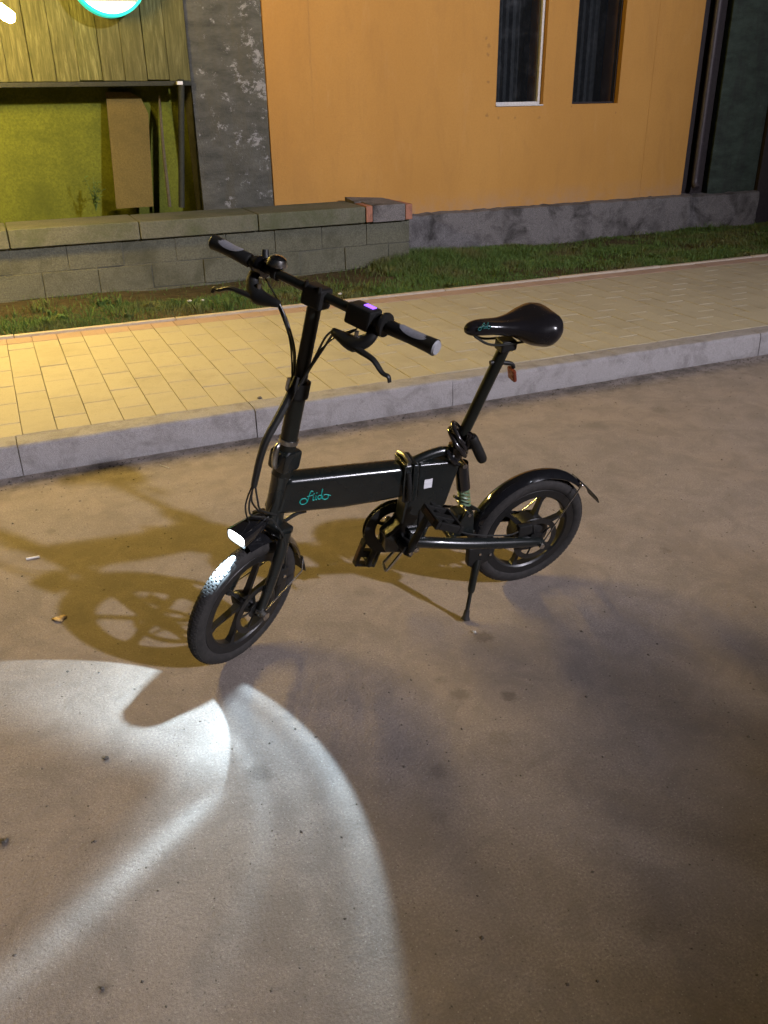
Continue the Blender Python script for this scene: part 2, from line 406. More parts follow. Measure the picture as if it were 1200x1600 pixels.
pv = sorted([p_ for p_ in pavers if vis(p_[0], p_[1])[1]], key=lambda t: vis(t[0], t[1])[0]*(1/t[2])**.0)
near = pv[:300]; ns = set(near)
for (X, Y, L_, red) in near:
    key = round(L_, 3)
    if (key, red) not in pm: pm[(key, red)] = paver_mesh(L_, 'red_paver' if red else 'paver')
    o = link('red_paver' if red else 'paver', pm[(key, red)], M_redtile if red else M_tile, pav, False)
    o.location = (X, Y, Z_W+random.gauss(0, .0006)); o.rotation_euler = (random.gauss(0, .0010), random.gauss(0, .0013), random.gauss(0, .002))
for red in (0, 1):
    mb = MB()
    for p_ in pavers:
        if p_[3] == red and p_ not in ns:
            dz_ = random.gauss(0, .0008); mb.box((p_[0]+.0014, p_[1]+.0030, Z_W-.05+dz_), (p_[0]+TW-.0014, p_[1]+p_[2]-.0030, Z_W+dz_))
    tag(mb.build('red_paver' if red else 'paver', M_redtile if red else M_tile, pav), kind='stuff')
for i in range(-14, 22):
    o = box('edging_strip', (.002, TEND+.004, -.02), (.998, TEND+.045, Z_W+.012), M_edge, pav, .004) if i == -14 else link('edging_strip', eds, M_edge, pav, False)
    if i == -14: eds = o.data
    o.location = (i, 0, random.uniform(-.004, .004))

# ---- grass verge
GY0, GY1 = TEND+.045, 7.6
nx, ny = 180, 26; v = []; f = []
def hbump(x, y): return .02*math.sin(x*1.7+y*2.1)+.012*math.sin(x*5.3-y*3)+.008*math.sin(x*11+y*9)
def gz(x, y): return Z_W-.012-.012*((y-GY0)/(GY1-GY0))+hbump(x, y)*min(1, (y-GY0)/.2)*.5
for j in range(ny+1):
    for i in range(nx+1):
        x = -6+22*i/nx; y = GY0+(GY1-GY0)*j/ny; v.append((x, y, gz(x, y)))
for j in range(ny):
    for i in range(nx): a = j*(nx+1)+i; f.append((a, a+1, a+nx+2, a+nx+1))
tag(MB().add(v, f).build('verge', M_soil), kind='structure')
def blades(n, xr, yr, dens, hmul):
    v = []; f = []; k = 0
    while k < n:
        x = rng.uniform(*xr); y = rng.uniform(*yr)
        if rng.random() > dens(x, y): continue
        h = hmul(x, y)*rng.uniform(.4, 1.15); w = rng.uniform(.0016, .0036); a = rng.uniform(0, 6.283); b = rng.uniform(0, 6.283); ln = h*rng.uniform(.15, .9)
        z = gz(x, y)-.004; dx, dy = math.cos(a)*w, math.sin(a)*w; lx, ly = math.cos(b)*ln, math.sin(b)*ln; q = len(v)
        v += [(x-dx, y-dy, z), (x+dx, y+dy, z), (x+lx*.4+dx*.7, y+ly*.4+dy*.7, z+h*.62), (x+lx*.4-dx*.7, y+ly*.4-dy*.7, z+h*.62), (x+lx, y+ly, z+h)]
        f += [(q, q+1, q+2, q+3), (q+3, q+2, q+4)]; k += 1
    return v, f
lowf = lambda x, y: .5+.5*math.sin(x*2.3+1.2*math.sin(y*3.1))*math.sin(y*4.7+x*.9)
def dens(x, y):
    lush = math.exp(-((x-3.5)/.8)**2-((y-6.9)/.45)**2)
    bare = 1.0 if x > 2.9 else (1.0 if y < 6.42+.10*math.sin(x*4)+.05*math.sin(x*9) else .07)
    return min(1, (.10+.85*lowf(x*1.7, y*1.4)**1.5+.8*lush)*bare)
def hmul(x, y):
    lush = math.exp(-((x-3.5)/.8)**2-((y-6.95)/.4)**2); e = min(1, (y-GY0)/.15+.35)
    return (.026+.026*lowf(x*1.3, y)+.070*lush)*e*(1 if x < 4.6 or y < 6.9 else .75)
v, f = blades(80000, (-.5, 8.6), (GY0+.01, 7.36), dens, hmul)
for _ in range(190):                         # taller tufts and a few broad weeds
    tx, ty = rng.uniform(-.4, 8.2), rng.uniform(GY0+.05, 7.3)
    if tx < 2.9 and ty > 6.6: continue
    big = rng.random() < .3
    for _b in range(int(rng.integers(14, 34))):
        a = rng.uniform(0, 6.283); rr_ = abs(rng.normal(0, .022)); x, y = tx+rr_*math.cos(a), ty+rr_*math.sin(a); h = rng.uniform(.04, .095)*(.6 if big else 1)
        w = rng.uniform(.005, .009) if big else rng.uniform(.0016, .003); ln = h*rng.uniform(.3, 1.1); z = gz(x, y)-.004; b = a+rng.normal(0, .5); q = len(v)
        dx, dy = -math.sin(b)*w, math.cos(b)*w; lx, ly = math.cos(b)*ln, math.sin(b)*ln
        v += [(x-dx*.4, y-dy*.4, z), (x+dx*.4, y+dy*.4, z), (x+lx*.45+dx, y+ly*.45+dy, z+h*.7), (x+lx*.45-dx, y+ly*.45-dy, z+h*.7), (x+lx, y+ly, z+h*(.75 if big else 1))]
        f += [(q, q+1, q+2, q+3), (q+3, q+2, q+4)]
me = bpy.data.meshes.new('grass'); me.from_pydata(v, [], f); go = link('grass', me, M_grass, None, False)
tag(go, 'patchy green grass along the foot of the wall', 'grass', kind='stuff')

# ================================================================== BUILDINGS
WY = 7.45                                   # orange wall plane
def X_(px, py, Y=WY): return wy(px, py, Y)[0]
def Z_(px, py, Y=WY): return wy(px, py, Y)[2]
xo0, xo1 = X_(424, 250), X_(1071, 250); zo = .5*(Z_(650, 334)+Z_(1060, 305))
TOP = 4.0
def rects(mb, xs, zs, holes, y0, y1):
    """wall slab y0..y1 from a grid of cells, leaving holes out"""
    for i in range(len(xs)-1):
        for j in range(len(zs)-1):
            if (i, j) in holes: continue
            mb.box((xs[i], y0, zs[j]), (xs[i+1], y1, zs[j+1]))
    return mb
orange = empty('orange_building', (xo0, WY, 0))
def ochild(o):                              # keep world placement under the empty
    o.location = tuple(np.array(o.location)-V(xo0, WY, 0)); return o
w1 = (X_(774.5, 165), X_(848, 165), Z_(810, 166)); w2 = (X_(893.5, 162), X_(965, 162), Z_(930, 162)); wt = 2.95
xs = [xo0, w1[0], w1[1], w2[0], w2[1], xo1]; zb = [zo, min(w1[2], w2[2]), max(w1[2], w2[2]), wt, TOP]
holes = {(1, 1), (1, 2), (3, 1), (3, 2)}
if w1[2] > w2[2]: holes.discard((1, 1))
else: holes.discard((3, 1))
mb = rects(MB(), xs, zb, holes, WY, WY+.28)
mb.box((xo0, WY+.281, zo), (xo0+.25, WY+4, TOP)).box((xo1-.25, WY+.281, zo), (xo1, WY+4, TOP)).box((xo0, WY+4.001, zo), (xo1, WY+4.2, TOP))
ochild(mb.build('wall', M_orange, orange))
ochild(box('pilaster', (xo0+.002, WY-.006, zo+.004), (X_(489, 200), WY-.001, TOP-.01), M_orange, orange, .0012))
ochild(box('pilaster', (X_(1016, 150), WY-.0022, zo+.004), (xo1-.002, WY-.001, TOP-.01), M_orange, orange, .0012))
ochild(box('roof', (xo0-.25, WY-.45, TOP+.001), (xo1+.3, WY+4.6, TOP+.14), M_dark, orange, .01))
def plinth_mesh(x0, x1, y0, y1, z0, z1, seed, name):
    rr = np.random.default_rng(seed); n = max(4, int((x1-x0)/.05)); m = 9; v = []; f = []
    for i in range(n+1):
        x = x0+(x1-x0)*i/n; tz = z1+rr.normal(0, .004)
        for j in range(m): v.append((x, y0+rr.normal(0, .004), z0+(tz-z0)*j/(m-1)))
        v.append((x, y0+.03, tz+.008)); v.append((x, y1, tz+.012))
    M = m+2
    for i in range(n):
        for j in range(M-1): f.append((i*M+j, (i+1)*M+j, (i+1)*M+j+1, i*M+j+1))
    return MB().add(v, f).mesh(name)
ochild(link('plinth', plinth_mesh(xo0-.1, xo1+.05, WY-.115, WY+.05, .02, zo-.006, 3, 'plinth'), M_plinth, orange))
for (a, b, z0), framed in ((w1, 1), (w2, 0)):
    yf = WY+.075
    if framed:
        fr = MB(); t = .026
        fr.box((a+.001, yf-.03, z0+.001), (a+t, yf+.03, wt-.002), .003).box((b-t*1.2, yf-.03, z0+.001), (b-.001, yf+.03, wt-.002), .003)
        fr.box((a+t+.001, yf-.034, z0+.001), (b-t*1.2-.001, yf+.03, z0+t+.010), .003).box((a+t+.001, yf-.03, wt-t), (b-t*1.2-.001, yf+.03, wt-.002), .003)
        fr.box((a+.001, WY-.012, z0+.001), (b-.001, yf-.035, z0+.012), .003)
        win = fr.build('window', M_frame, orange)
    else:
        fr = MB(); t = .016
        fr.box((a+.001, yf-.02, z0+.001), (a+t, yf+.03, wt-.002), .003).box((b-t, yf-.02, z0+.001), (b-.001, yf+.03, wt-.002), .003)
        fr.box((a+t+.001, yf-.02, z0+.001), (b-t-.001, yf+.03, z0+t), .003).box((a+t+.001, yf-.02, wt-t), (b-t-.001, yf+.03, wt-.002), .003)
        win = fr.build('window', M_dark, orange)
    ochild(win)
    box('pane', (a+t+.002, yf-.003, z0+t+.002), (b-t-.002, yf+.003, wt-t-.002), M_glass, win)
    n = 40; v = []; f = []
    for i in range(n+1):
        x = a-.05+(b-a+.1)*i/n; y = WY+.33+.022*math.sin(i*1.15)+.01*math.sin(i*2.7)
        v += [(x, y, z0-.1), (x, y, wt+.1)]
    for i in range(n): f.append((2*i, 2*i+2, 2*i+3, 2*i+1))
    MB().add(v, f).build('curtain', M_curtain, win)
tag(orange, 'orange painted building wall with two narrow dark windows', 'building')

# ---- dark gap, drainpipe and green plaster wall at the right
GX0, GX1 = X_(1112, 250, WY+.02), X_(1186, 250, WY+.02)
gb = empty('green_building', (GX0, WY, 0))
def gchild(o): o.location = tuple(np.array(o.location)-V(GX0, WY, 0)); return o
gchild(box('wall', (GX0, WY+.02, .02), (GX1, WY+4, TOP), M_green, gb, .01))
gchild(link('plinth', plinth_mesh(xo1+.055, GX1-.02, WY-.085, WY+.1, .02, zo-.02, 5, 'plinth'), M_plinth, gb))
gchild(box('gap_shade_panel', (xo1+.004, WY+.10, zo-.06), (GX0-.004, WY+.2, TOP), M_dark, gb))  # back of the gap, its shade put into the near-black colour
gchild(box('gate_post', (GX1+.004, WY-.02, .02), (GX1+.45, WY+.25, TOP), M_dark, gb, .01))
gchild(box('gate_panel', (GX1+.46, WY+.05, .02), (GX1+4.5, WY+.12, TOP-.4), M_dark, gb, .01))
tag(gb, 'dark green peeling plaster wall right of the orange wall', 'building')
px_, pz = X_(1094, 220, WY+.03), zo+.0
dp = MB().tube([(px_, WY+.035, TOP-.02), (px_, WY+.035, pz+.16), (px_, WY+.03, pz+.10), (px_-.005, WY-.01, pz+.055)], .036, 16)
dpo = dp.build('drainpipe', M_pipe)
for zz in (.95, 1.75, 2.6):
    MB().ring((px_, WY+.035, zz), (0, 0, 1), [(.0365, -.012), (.041, -.012), (.041, .012), (.0365, .012)], 20).build('pipe_clip', M_pipe, dpo)
tag(dpo, 'dark purple grey drainpipe in the gap beside the orange wall', 'drainpipe')

# ---- grey plaster building at the left with plank upper wall and open bay
SX0, SX1 = X_(292, 60), xo0-.004
zl = Z_(285, 133, 7.40)                      # underside of the plank wall
shed = empty('grey_building', (SX0, WY, 0))
def schild(o): o.location = tuple(np.array(o.location)-V(SX0, WY, 0)); return o
def rough_wall(x0, x1, y, z0, z1, depth, seed, name):
    rr = np.random.default_rng(seed); nx, nz = int((x1-x0)/.04), int((z1-z0)/.05); v = []; f = []
    off = rr.normal(0, .004, (nx+1, nz+1))
    for i in range(nx+1):
        for j in range(nz+1): v.append((x0+(x1-x0)*i/nx, y+(off[i, j] if 0 < i < nx else 0), z0+(z1-z0)*j/nz))
    for i in range(nx):
        for j in range(nz): a = i*(nz+1)+j; f.append((a, a+nz+1, a+nz+2, a+1))
    mb = MB().add(v, f); mb.box((x0, y+.012, z0), (x1, y+depth, z1)); return mb.mesh(name)
schild(link('wall', rough_wall(SX0, SX1, WY+.005, .05, TOP, 1.2, 9, 'wall'), M_grey, shed))
pw = .165; px0 = SX0-.006; i = 0
while px0-i*pw > -3.2:
    b = px0-i*pw; a = b-pw+.0035; yo = WY-.03+random.uniform(-.008, .008)
    z0 = zl+.035+random.uniform(-.006, .004)
    o = MB().box((a, yo, z0), (b, yo+.028, TOP), .004).build('plank', M_plank, shed); schild(o)
    o.rotation_euler = (0, random.gauss(0, .0015), 0); i += 1
schild(box('lintel', (-3.3, WY-.035, zl-.004), (SX0-.006, WY+.05, zl+.03), M_post, shed, .006))
schild(box('bay_back_wall', (-3.4, WY+.30, .02), (SX0-.002, WY+.45, TOP), M_inner, shed))
schild(box('bay_ceiling', (-3.4, WY+.06, zl+.06), (SX0-.01, WY+.29, zl+.12), M_dark, shed))
schild(box('roof', (-3.6, WY-.35, TOP+.003), (SX0+.6, WY+2, TOP+.12), M_dark, shed, .01))
tag(shed, 'grey peeling plaster wall with weathered plank boarding over an open bay', 'building')
lt = wy(282, 138, WY-.07); lb = wy(283, 318, WY-.07)
tag(MB().tube([(lb[0], WY-.07, .655), (lt[0]+.012, WY-.07, zl+.04)], .024, 10).build('timber_post', M_post), 'dark thin post at the right end of the open bay', 'post')
cp = wy(281, 130, WY-.09)
tag(MB().box((cp[0]-.022, WY-.10, cp[2]-.012), (cp[0]+.022, WY-.05, cp[2]+.014), .005).build('cable_clip', M_sticker), 'small pale clip on top of the dark post', 'clip')
# leaning plywood sheet: rounded upper corner, slightly bowed
pl = [wy(164, 142, WY+.5), wy(215, 142, WY+.5), wy(228, 165, WY+.5), wy(236, 312, WY+.35), wy(172, 292, WY+.35)]
b0 = V(wy(170, 300, WY+.42)[0]-.06, WY+.42, .66); 
outl = []
bl_, br_, tl_, tr_ = wy(178, 300, WY+.08)[0], wy(238, 310, WY+.08)[0], wy(166, 150, WY+.22)[0], wy(226, 150, WY+.22)[0]
zt = zl-.04
for (x, z) in [(bl_, .66), (br_, .66), (br_*.5+tr_*.5+.015, 1.1), (tr_+.01, zt-.16), (tr_-.03, zt-.05), (tr_-.11, zt), (tl_, zt)]:
    outl.append((x, z))
def lean(v): return V(v[0], v[1]+.17*(v[2]-.66)+.02*math.sin((v[2]-.66)*3), v[2])
tag(MB().prism(outl, WY+.07, WY+.082, 0, lean).build('plywood_sheet', M_board), 'brown plywood sheet with a rounded corner leaning in the open bay', 'board')
s0, s1 = wy(262, 318, WY+.1), wy(247, 150, WY+.25)
tag(MB().tube([(s0[0], WY+.02, .655), (.5*(s0[0]+s1[0])-.01, WY+.09, 1.1), (s1[0], WY+.20, zl-.07)], [.014, .012, .010], 8, 6).build('leaning_stick', M_beamwood), 'thin brown stick leaning between the plywood sheet and the post', 'stick')
# weed growing in the bay
wp = wy(150, 318, WY-.02)
weed = empty('weed', (wp[0], WY+.05, .655)); st = MB(); lv = MB()
for k in range(9):
    a = rng.uniform(0, 6.28); h = rng.uniform(.12, .26); le = rng.uniform(.03, .10)
    pts = [(0, 0, 0), (le*.4*math.cos(a), le*.4*math.sin(a), h*.6), (le*math.cos(a), le*math.sin(a), h)]; st.tube(pts, [.003, .0022, .001], 5, 4)
    for m_ in range(9):
        t = rng.uniform(.25, 1); cpt = np.array(pts[1])*(1-abs(2*t-1))+np.array(pts[2])*max(0, 2*t-1); b = rng.uniform(0, 6.28); L_ = rng.uniform(.02, .045)
        d = V(math.cos(b), math.sin(b), rng.uniform(-.2, .5)); d /= np.linalg.norm(d); s_ = np.cross(d, V(0, 0, 1)); s_ /= np.linalg.norm(s_)
        lv.add([cpt, cpt+d*L_*.5+s_*L_*.28, cpt+d*L_, cpt+d*L_*.5-s_*L_*.28+V(0, 0, .004)], [(0, 1, 2, 3)])
st.build('stem', M_leaf, weed); lv.build('leaves', M_leaf, weed, False)
tag(weed, 'small leafy weed on the ledge in the open bay', 'weed')

# ---- low block ledge with cap in front of the bay
LY = 6.93; lx1 = X_(716-76, 345, LY); zc0 = Z_(560, 348, LY); zc1 = Z_(560, 322, LY)
ledge = empty('block_ledge', (lx1, LY, 0))
def lchild(o): o.location = tuple(np.array(o.location)-V(lx1, LY, 0)); return o
lchild(box('core', (-3.3, LY+.009, .02), (lx1-.015, WY-.08, zc0-.004), M_mortar, ledge))
bh = (zc0-.004-.125)/2; bw = .40
for r_ in range(3):
    z0 = .125+bh*(r_-1)+.125*0 if r_ else -.02
    z0 = .125-bh+bh*r_; x = lx1
    first = True
    while x > -3.2:
        w_ = bw*(.5 if (first and r_ % 2) else 1); first = False
        o = MB().box((-w_+.0015, 0, .0015), (-.0015, .10, bh-.0015), .005).build('block', M_block, ledge)
        o.location = (x, LY+random.uniform(-.006, .005), z0+random.uniform(-.004, .004)); o.rotation_euler = (random.gauss(0, .012), random.gauss(0, .006), random.gauss(0, .010)); lchild(o); x -= w_
# cap: long concrete slabs with a brick at each side of the end block
cw = .92; x = lx1-.42; k = 0
while x > -3.2:
    o = MB().box((x-cw+.003, LY-.045, zc0), (x-.003, WY-.09, zc1+random.uniform(-.004, .003)), .010).build('cap_slab', M_cap, ledge); lchild(o)
    x -= cw; k += 1
e0 = lx1-.42
lchild(MB().box((e0+.002, LY-.05, zc0+.004), (e0+.06, LY+.20, zc1+.002), .006).build('brick', M_brick, ledge))
o = MB(); zz = zc1
o.add([(e0+.064, LY-.045, zc0), (lx1-.062, LY-.045, zc0), (lx1-.062, LY-.045, zz), (e0+.064, LY-.045, zz), (e0+.002, WY-.09, zc0), (lx1-.062, WY-.09, zc0), (lx1-.062, WY-.09, zz+.005), (e0+.002, WY-.09, zz+.03), (e0+.064, LY+.2, zz+.01), (e0+.002, LY+.205, zz+.01), (e0+.002, LY+.205, zc0), (e0+.064, LY+.205, zc0)],
      [(0, 1, 2, 3), (1, 5, 6, 2), (3, 2, 6, 7, 9, 8), (4, 7, 6, 5), (0, 3, 8, 11), (11, 8, 9, 10), (10, 9, 7, 4), (0, 11, 10, 4, 5, 1)])
lchild(o.build('cap_end_block', M_plinth, ledge))
lchild(MB().box((lx1-.058, LY-.05, zc0+.003), (lx1+.004, LY+.22, zc1-.004), .006).build('brick', M_brick, ledge))
lchild(MB().box((lx1-.058, LY+.225, zc0+.003), (lx1+.003, LY+.45, zc1-.008), .006).build('brick', M_brick, ledge))
tag(ledge, 'low grey concrete block ledge with a slab cap below the bay', 'ledge')

# ---- yellow tube lamp and round lit sign
TY = 6.3
A_ = wy(21, 30, TY); TLO = A_.copy()
tl = empty('tube_lamp', tuple(TLO))
B_ = V(-1.35, 5.15, 2.95); dA = (B_-A_)/np.linalg.norm(B_-A_)
tm = Mat('yellow_tube_glow', (1, .9, .4), .4).emit((1.0, .70, .18), TUBE_EMIT).m
def tchild(o): o.location = tuple(np.array(o.location)-TLO); return o
tchild(MB().tube([A_, A_+dA*.012, A_+dA*.05, B_], [.018, .032, .036, .036], 16).build('glass_tube', tm, tl))
tchild(MB().tube([B_, B_+dA*.10], .045, 14).build('end_cap', M_plastic, tl))
tchild(MB().tube([B_+dA*.05, B_+V(-.1, .3, .35), V(B_[0]-.1, WY-.03, B_[2]+.5)], .014, 8, 6).build('bracket', M_post, tl))
tag(tl, 'glowing yellow tube lamp at the top left corner', 'lamp')
sc_ = wy(166, -40, WY-.16); rs_ = .265
sg = empty('round_sign', tuple(sc_))
M_sface = Mat('sign_white_light', (.8, 1, .95), .4); M_sface.emit((.75, 1.0, .93), 3.2)
M_srim = Mat('sign_teal_light', (.0, .5, .4), .35); M_srim.emit((.0, .62, .50), .9)
M_sgrey = speck('sign_grey_print', (.33, .35, .30), .4, .1, 60)
MB().ring((0, 0, 0), (0, 1, 0), [(rs_-.018, -.06), (rs_, -.06), (rs_, .06), (rs_-.018, .06)], 64).build('rim', M_srim.m, sg)
MB().ring((0, 0, 0), (0, 1, 0), [(.0005, -.05), (rs_-.019, -.05), (rs_-.019, .05), (.0005, .05)], 64).build('panel', M_sgrey, sg)
pts = []
rr_ = rs_-.022; a0 = math.asin(.70)
for i in range(25):
    a = math.pi+a0+(math.pi-2*a0)*i/24; pts.append((rr_*math.cos(a), rr_*math.sin(a)))
MB().prism(pts, -.054, -.0505).build('lit_segment', M_sface.m, sg)
MB().tube([(0, .06, .05), (0, .125, .05)], .03, 10).build('bracket', M_post, sg)
tag(sg, 'round sign with teal rim and white lit lower part', 'sign')

# ---- street lamp across the road, behind the photographer
LP = V(1.0, 2.05, 0)+8.0*V(.98, -1.62, 1.0)
sl = empty('street_lamp', (LP[0]+1.3, LP[1]-2.1, 0))
bx = V(LP[0]+1.3, LP[1]-2.1, 0)
def slc(o): o.location = tuple(np.array(o.location)-bx); return o
slc(MB().tube([bx, bx+V(0, 0, 7.6)], [.09, .055], 16).build('pole', M_pipe, sl))
slc(MB().tube([bx+V(0, 0, 7.58), bx*.7+LP*.3+V(0, 0, 5.6), LP+V(.05, -.1, .16)], .035, 12, 8).build('arm', M_pipe, sl))
hd = MB().ball(LP+V(0, 0, .14), 1, 20, (.30, .17, .09)).build('lamp_head', M_plastic, sl); slc(hd)
M_sl = Mat('street_lamp_lens', (1, 1, 1), .4).emit((.94, .92, 1.0), 30).m
MB().ring(LP+V(0, 0, .045), (0, 0, 1), [(.001, -.01), (.15, -.01), (.15, .01), (.001, .01)], 24).build('lens', M_sl, hd)
tag(sl, 'tall street lamp standing across the road', 'street lamp')
ld = bpy.data.lights.new('street_lamp_light', 'SPOT'); ld.energy = STREET_POWER; ld.color = (.91, .88, 1.0); ld.shadow_soft_size = .26
ld.spot_size = R(59); ld.spot_blend = 1.0
lo = bpy.data.objects.new('street_lamp_light', ld); col.objects.link(lo); lo.location = tuple(LP+V(0, 0, .0))
tgt = Vector((-5.0, 15.0, 0)); lo.rotation_euler = (tgt-lo.location).to_track_quat('-Z', 'Y').to_euler()

# ---- added unseen tree, placed to keep street light off the road's lower right
ge = V(1.08, 1.06, 0); tp = ge+.5*(LP-ge); hd_ = (LP-ge)[:2]/np.linalg.norm((LP-ge)[:2]); el = math.atan2(8.0, np.linalg.norm((LP-ge)[:2]))
nrm = V(-hd_[0]*math.sin(el), -hd_[1]*math.sin(el), math.cos(el)); CR = 1.45; cc = tp-CR*nrm
tree = empty('added_shade_tree', (cc[0], cc[1], -.03))
tk = MB().tube([(0, 0, 0), (.03, .02, .8), (-.02, .03, cc[2]-.9), (.02, 0, cc[2]+.4)], [.11, .085, .07, .03], 12, 6)
for i in range(7):
    a = i*.9+.3; z0 = cc[2]-1.0+.18*i; tk.tube([(0, 0, z0), (.30*math.cos(a), .30*math.sin(a), z0+.25), (.75*math.cos(a), .75*math.sin(a), z0+.45)], [.035, .022, .008], 8, 4)
tk.build('trunk', M_beamwood, tree)
v = []; f = []
while len(v) < 4*26000:
    d = rng.normal(0, 1, 3); d /= np.linalg.norm(d); r_ = CR*(rng.random()**.4)+rng.normal(0, .11); p_ = V(0, 0, cc[2])+d*r_
    a = rng.normal(0, 1, 3); a /= np.linalg.norm(a); b = np.cross(a, rng.normal(0, 1, 3)); b /= np.linalg.norm(b); s_ = rng.uniform(.030, .055)
    k = len(v); v += [p_-a*s_*1.5, p_+b*s_*.7, p_+a*s_*1.5, p_-b*s_*.7]; f.append((k, k+1, k+2, k+3))
me = bpy.data.meshes.new('crown'); me.from_pydata([tuple(x) for x in v], [], f); link('crown', me, M_leaf, tree, False)
tag(tree, 'unseen leafy tree added to shade the lower right of the road', 'tree')

# ================================================================== BICYCLE
LEAN, HEAD, STEER, RAKE = .1894, 3.1382, .5301, 1.3889
fx = V(math.cos(HEAD), math.sin(HEAD), 0); lf0 = V(-math.sin(HEAD), math.cos(HEAD), 0)
b_up = math.cos(LEAN)*V(0, 0, 1)+math.sin(LEAN)*lf0; b_l = math.cos(LEAN)*lf0-math.sin(LEAN)*V(0, 0, 1)
BO = V(1.400, 2.1145, .0008)
bike = empty('folding_bicycle', mat=Matrix([[fx[i], b_l[i], b_up[i], BO[i]] for i in range(3)]+[[0, 0, 0, 1]]))
tag(bike, 'black folding electric bicycle with small wheels standing on its kickstand', 'bicycle')
SA, SB = .7331, 1.0781
s_ax = V(-math.cos(RAKE), 0, math.sin(RAKE)); s_fp = V(math.sin(RAKE), 0, math.cos(RAKE))
s_u = math.cos(STEER)*V(0, 1, 0)-math.sin(STEER)*s_fp; s_fw = math.cos(STEER)*s_fp+math.sin(STEER)*V(0, 1, 0)
S0 = V(SA, 0, SB)
def sp(a, b, c_): return S0+a*s_fw+b*s_u+c_*s_ax            # steered frame: forward, left, along the steering axis
SPM = lambda v: sp(v[0], v[1], v[2])
def bl(px, py, off):                                        # pixel on the bicycle's own plane, off metres to its left
    d = ray(px, py); t = ((BO-C0)@b_l+off)/(d@b_l); Xw = C0+t*d-BO
    return V(Xw@fx, off, Xw@b_up)

TR, TM = .179, .024
def wheel(name, Cc, ax, fwd, upv, disc_side, hub_r, hub_w, fat):
    Cc = np.array(Cc, float); ax = np.array(ax, float)
    rimp = [(.134, -.012), (.139, -.017), (.162, -.018), (.165, -.014), (.160, .0), (.165, .014), (.162, .018), (.139, .017), (.134, .012)]
    rim = MB().ring(Cc, ax, rimp, 72).build(name, M_rim, bike)
    n = 14; prof = []
    for i in range(n):
        a = 2*math.pi*i/n; prof.append((TR+TM*math.cos(a), TM*.96*math.sin(a)))
    ty = MB().ring(Cc, ax, prof, 96).build('tyre', M_rubber, rim)
    # tread blocks
    tb = MB(); e1 = np.array(fwd, float); e2 = np.cross(ax, e1)
    for k in range(84):
        a = 2*math.pi*(k+.5)/84
        for row in (-2, -1, 0, 1, 2):
            th = row*.34; aa = a+(.5 if row % 2 else 0)*2*math.pi/84
            nr = math.cos(th); nh = math.sin(th)
            rad = math.cos(aa)*e1+math.sin(aa)*e2; tan = -math.sin(aa)*e1+math.cos(aa)*e2
            nv = rad*nr+ax*nh; sd = np.cross(nv, tan); p0 = Cc+rad*(TR+TM*.985*nr)+ax*(TM*.985*.96*nh)
            q_ = []
            for (i_, j_, h_) in ((-1, -1, -.002), (1, -1, -.002), (1, 1, -.002), (-1, 1, -.002), (-.8, -.8, .0012), (.8, -.8, .0012), (.8, .8, .0012), (-.8, .8, .0012)):
                q_.append(p0+tan*i_*.0060+sd*j_*.0037+nv*h_)
            tb.add(q_, [(4, 5, 6, 7), (0, 1, 5, 4), (1, 2, 6, 5), (2, 3, 7, 6), (3, 0, 4, 7)])
    tag(tb.build('tread', M_rubber, rim, False), kind='stuff')
    hp = [(.001, -hub_w), (hub_r*.6, -hub_w), (hub_r, -hub_w*.62), (hub_r, hub_w*.62), (hub_r*.6, hub_w), (.001, hub_w)]
    MB().ring(Cc, ax, hp, 40, closed_prof=False).build('hub', M_rim, rim)
    for k in range(6):
        a = 2*math.pi*k/6+.28; d = math.cos(a)*e1+math.sin(a)*e2; s_ = np.cross(ax, d); m = MB(); pts = []
        secs = [(hub_r*.8, .0125*fat, .011), (hub_r+.02, .0078*fat, .009), (.115, .0070*fat, .008), (.128, .0105*fat, .010), (.138, .017*fat, .012)]
        v = []; f = []
        for (r_, hw, ht) in secs: v += [Cc+d*r_+s_*hw+ax*ht, Cc+d*r_-s_*hw+ax*ht, Cc+d*r_-s_*hw-ax*ht, Cc+d*r_+s_*hw-ax*ht]
        for i in range(len(secs)-1):
            for j in range(4): f.append((i*4+j, i*4+(j+1) % 4, i*4+4+(j+1) % 4, i*4+4+j))
        f += [(0, 1, 2, 3), (16, 17, 18, 19)]
        m.add(v, f).build('spoke', M_rim, rim, False)
    dy = disc_side*(hub_w+.010)
    MB().ring(Cc+ax*dy, ax, [(.060, -.001), (.078, -.001), (.078, .001), (.060, .001)], 48).build('brake_disc', M_disc, rim)
    sp_ = MB().ring(Cc+ax*dy, ax, [(.001, -.0015), (.026, -.0015), (.026, .0015), (.001, .0015)], 24)
    for k in range(5):
        a = 2*math.pi*k/5; d = math.cos(a)*e1+math.sin(a)*e2; sp_.tube([Cc+ax*dy+d*.022, Cc+ax*dy+d*.062], .003, 6)
    sp_.build('disc_carrier', M_plastic, rim)
    MB().tube([Cc-ax*.082, Cc+ax*.082], .006, 10).build('axle', M_chrome, rim)
    return rim
RC = V(0, 0, .203)
wheel('rear_wheel', RC, (0, 1, 0), (1, 0, 0), (0, 0, 1), 1, .062, .040, .8)
FA, FOFF = -.8955, .0633
FC = sp(FOFF, 0, FA)
wheel('front_wheel', FC, s_u, s_fw, s_ax, 1, .024, .036, .65)

# ---- rear fender, stay, flap
def fender(name, Cc, ax, ref, r_, a0, a1, w_):
    n = 8; prof = [];
    for i in range(n+1):
        t = -1+2*i/n; prof.append((r_-.016*abs(t)**2.4, w_*t))
    prof2 = [(a-.0022, b*.96) for a, b in prof[::-1]]
    return MB().ring(Cc, ax, prof+prof2, 44, a0, a1, ref).build(name, M_gloss, bike)
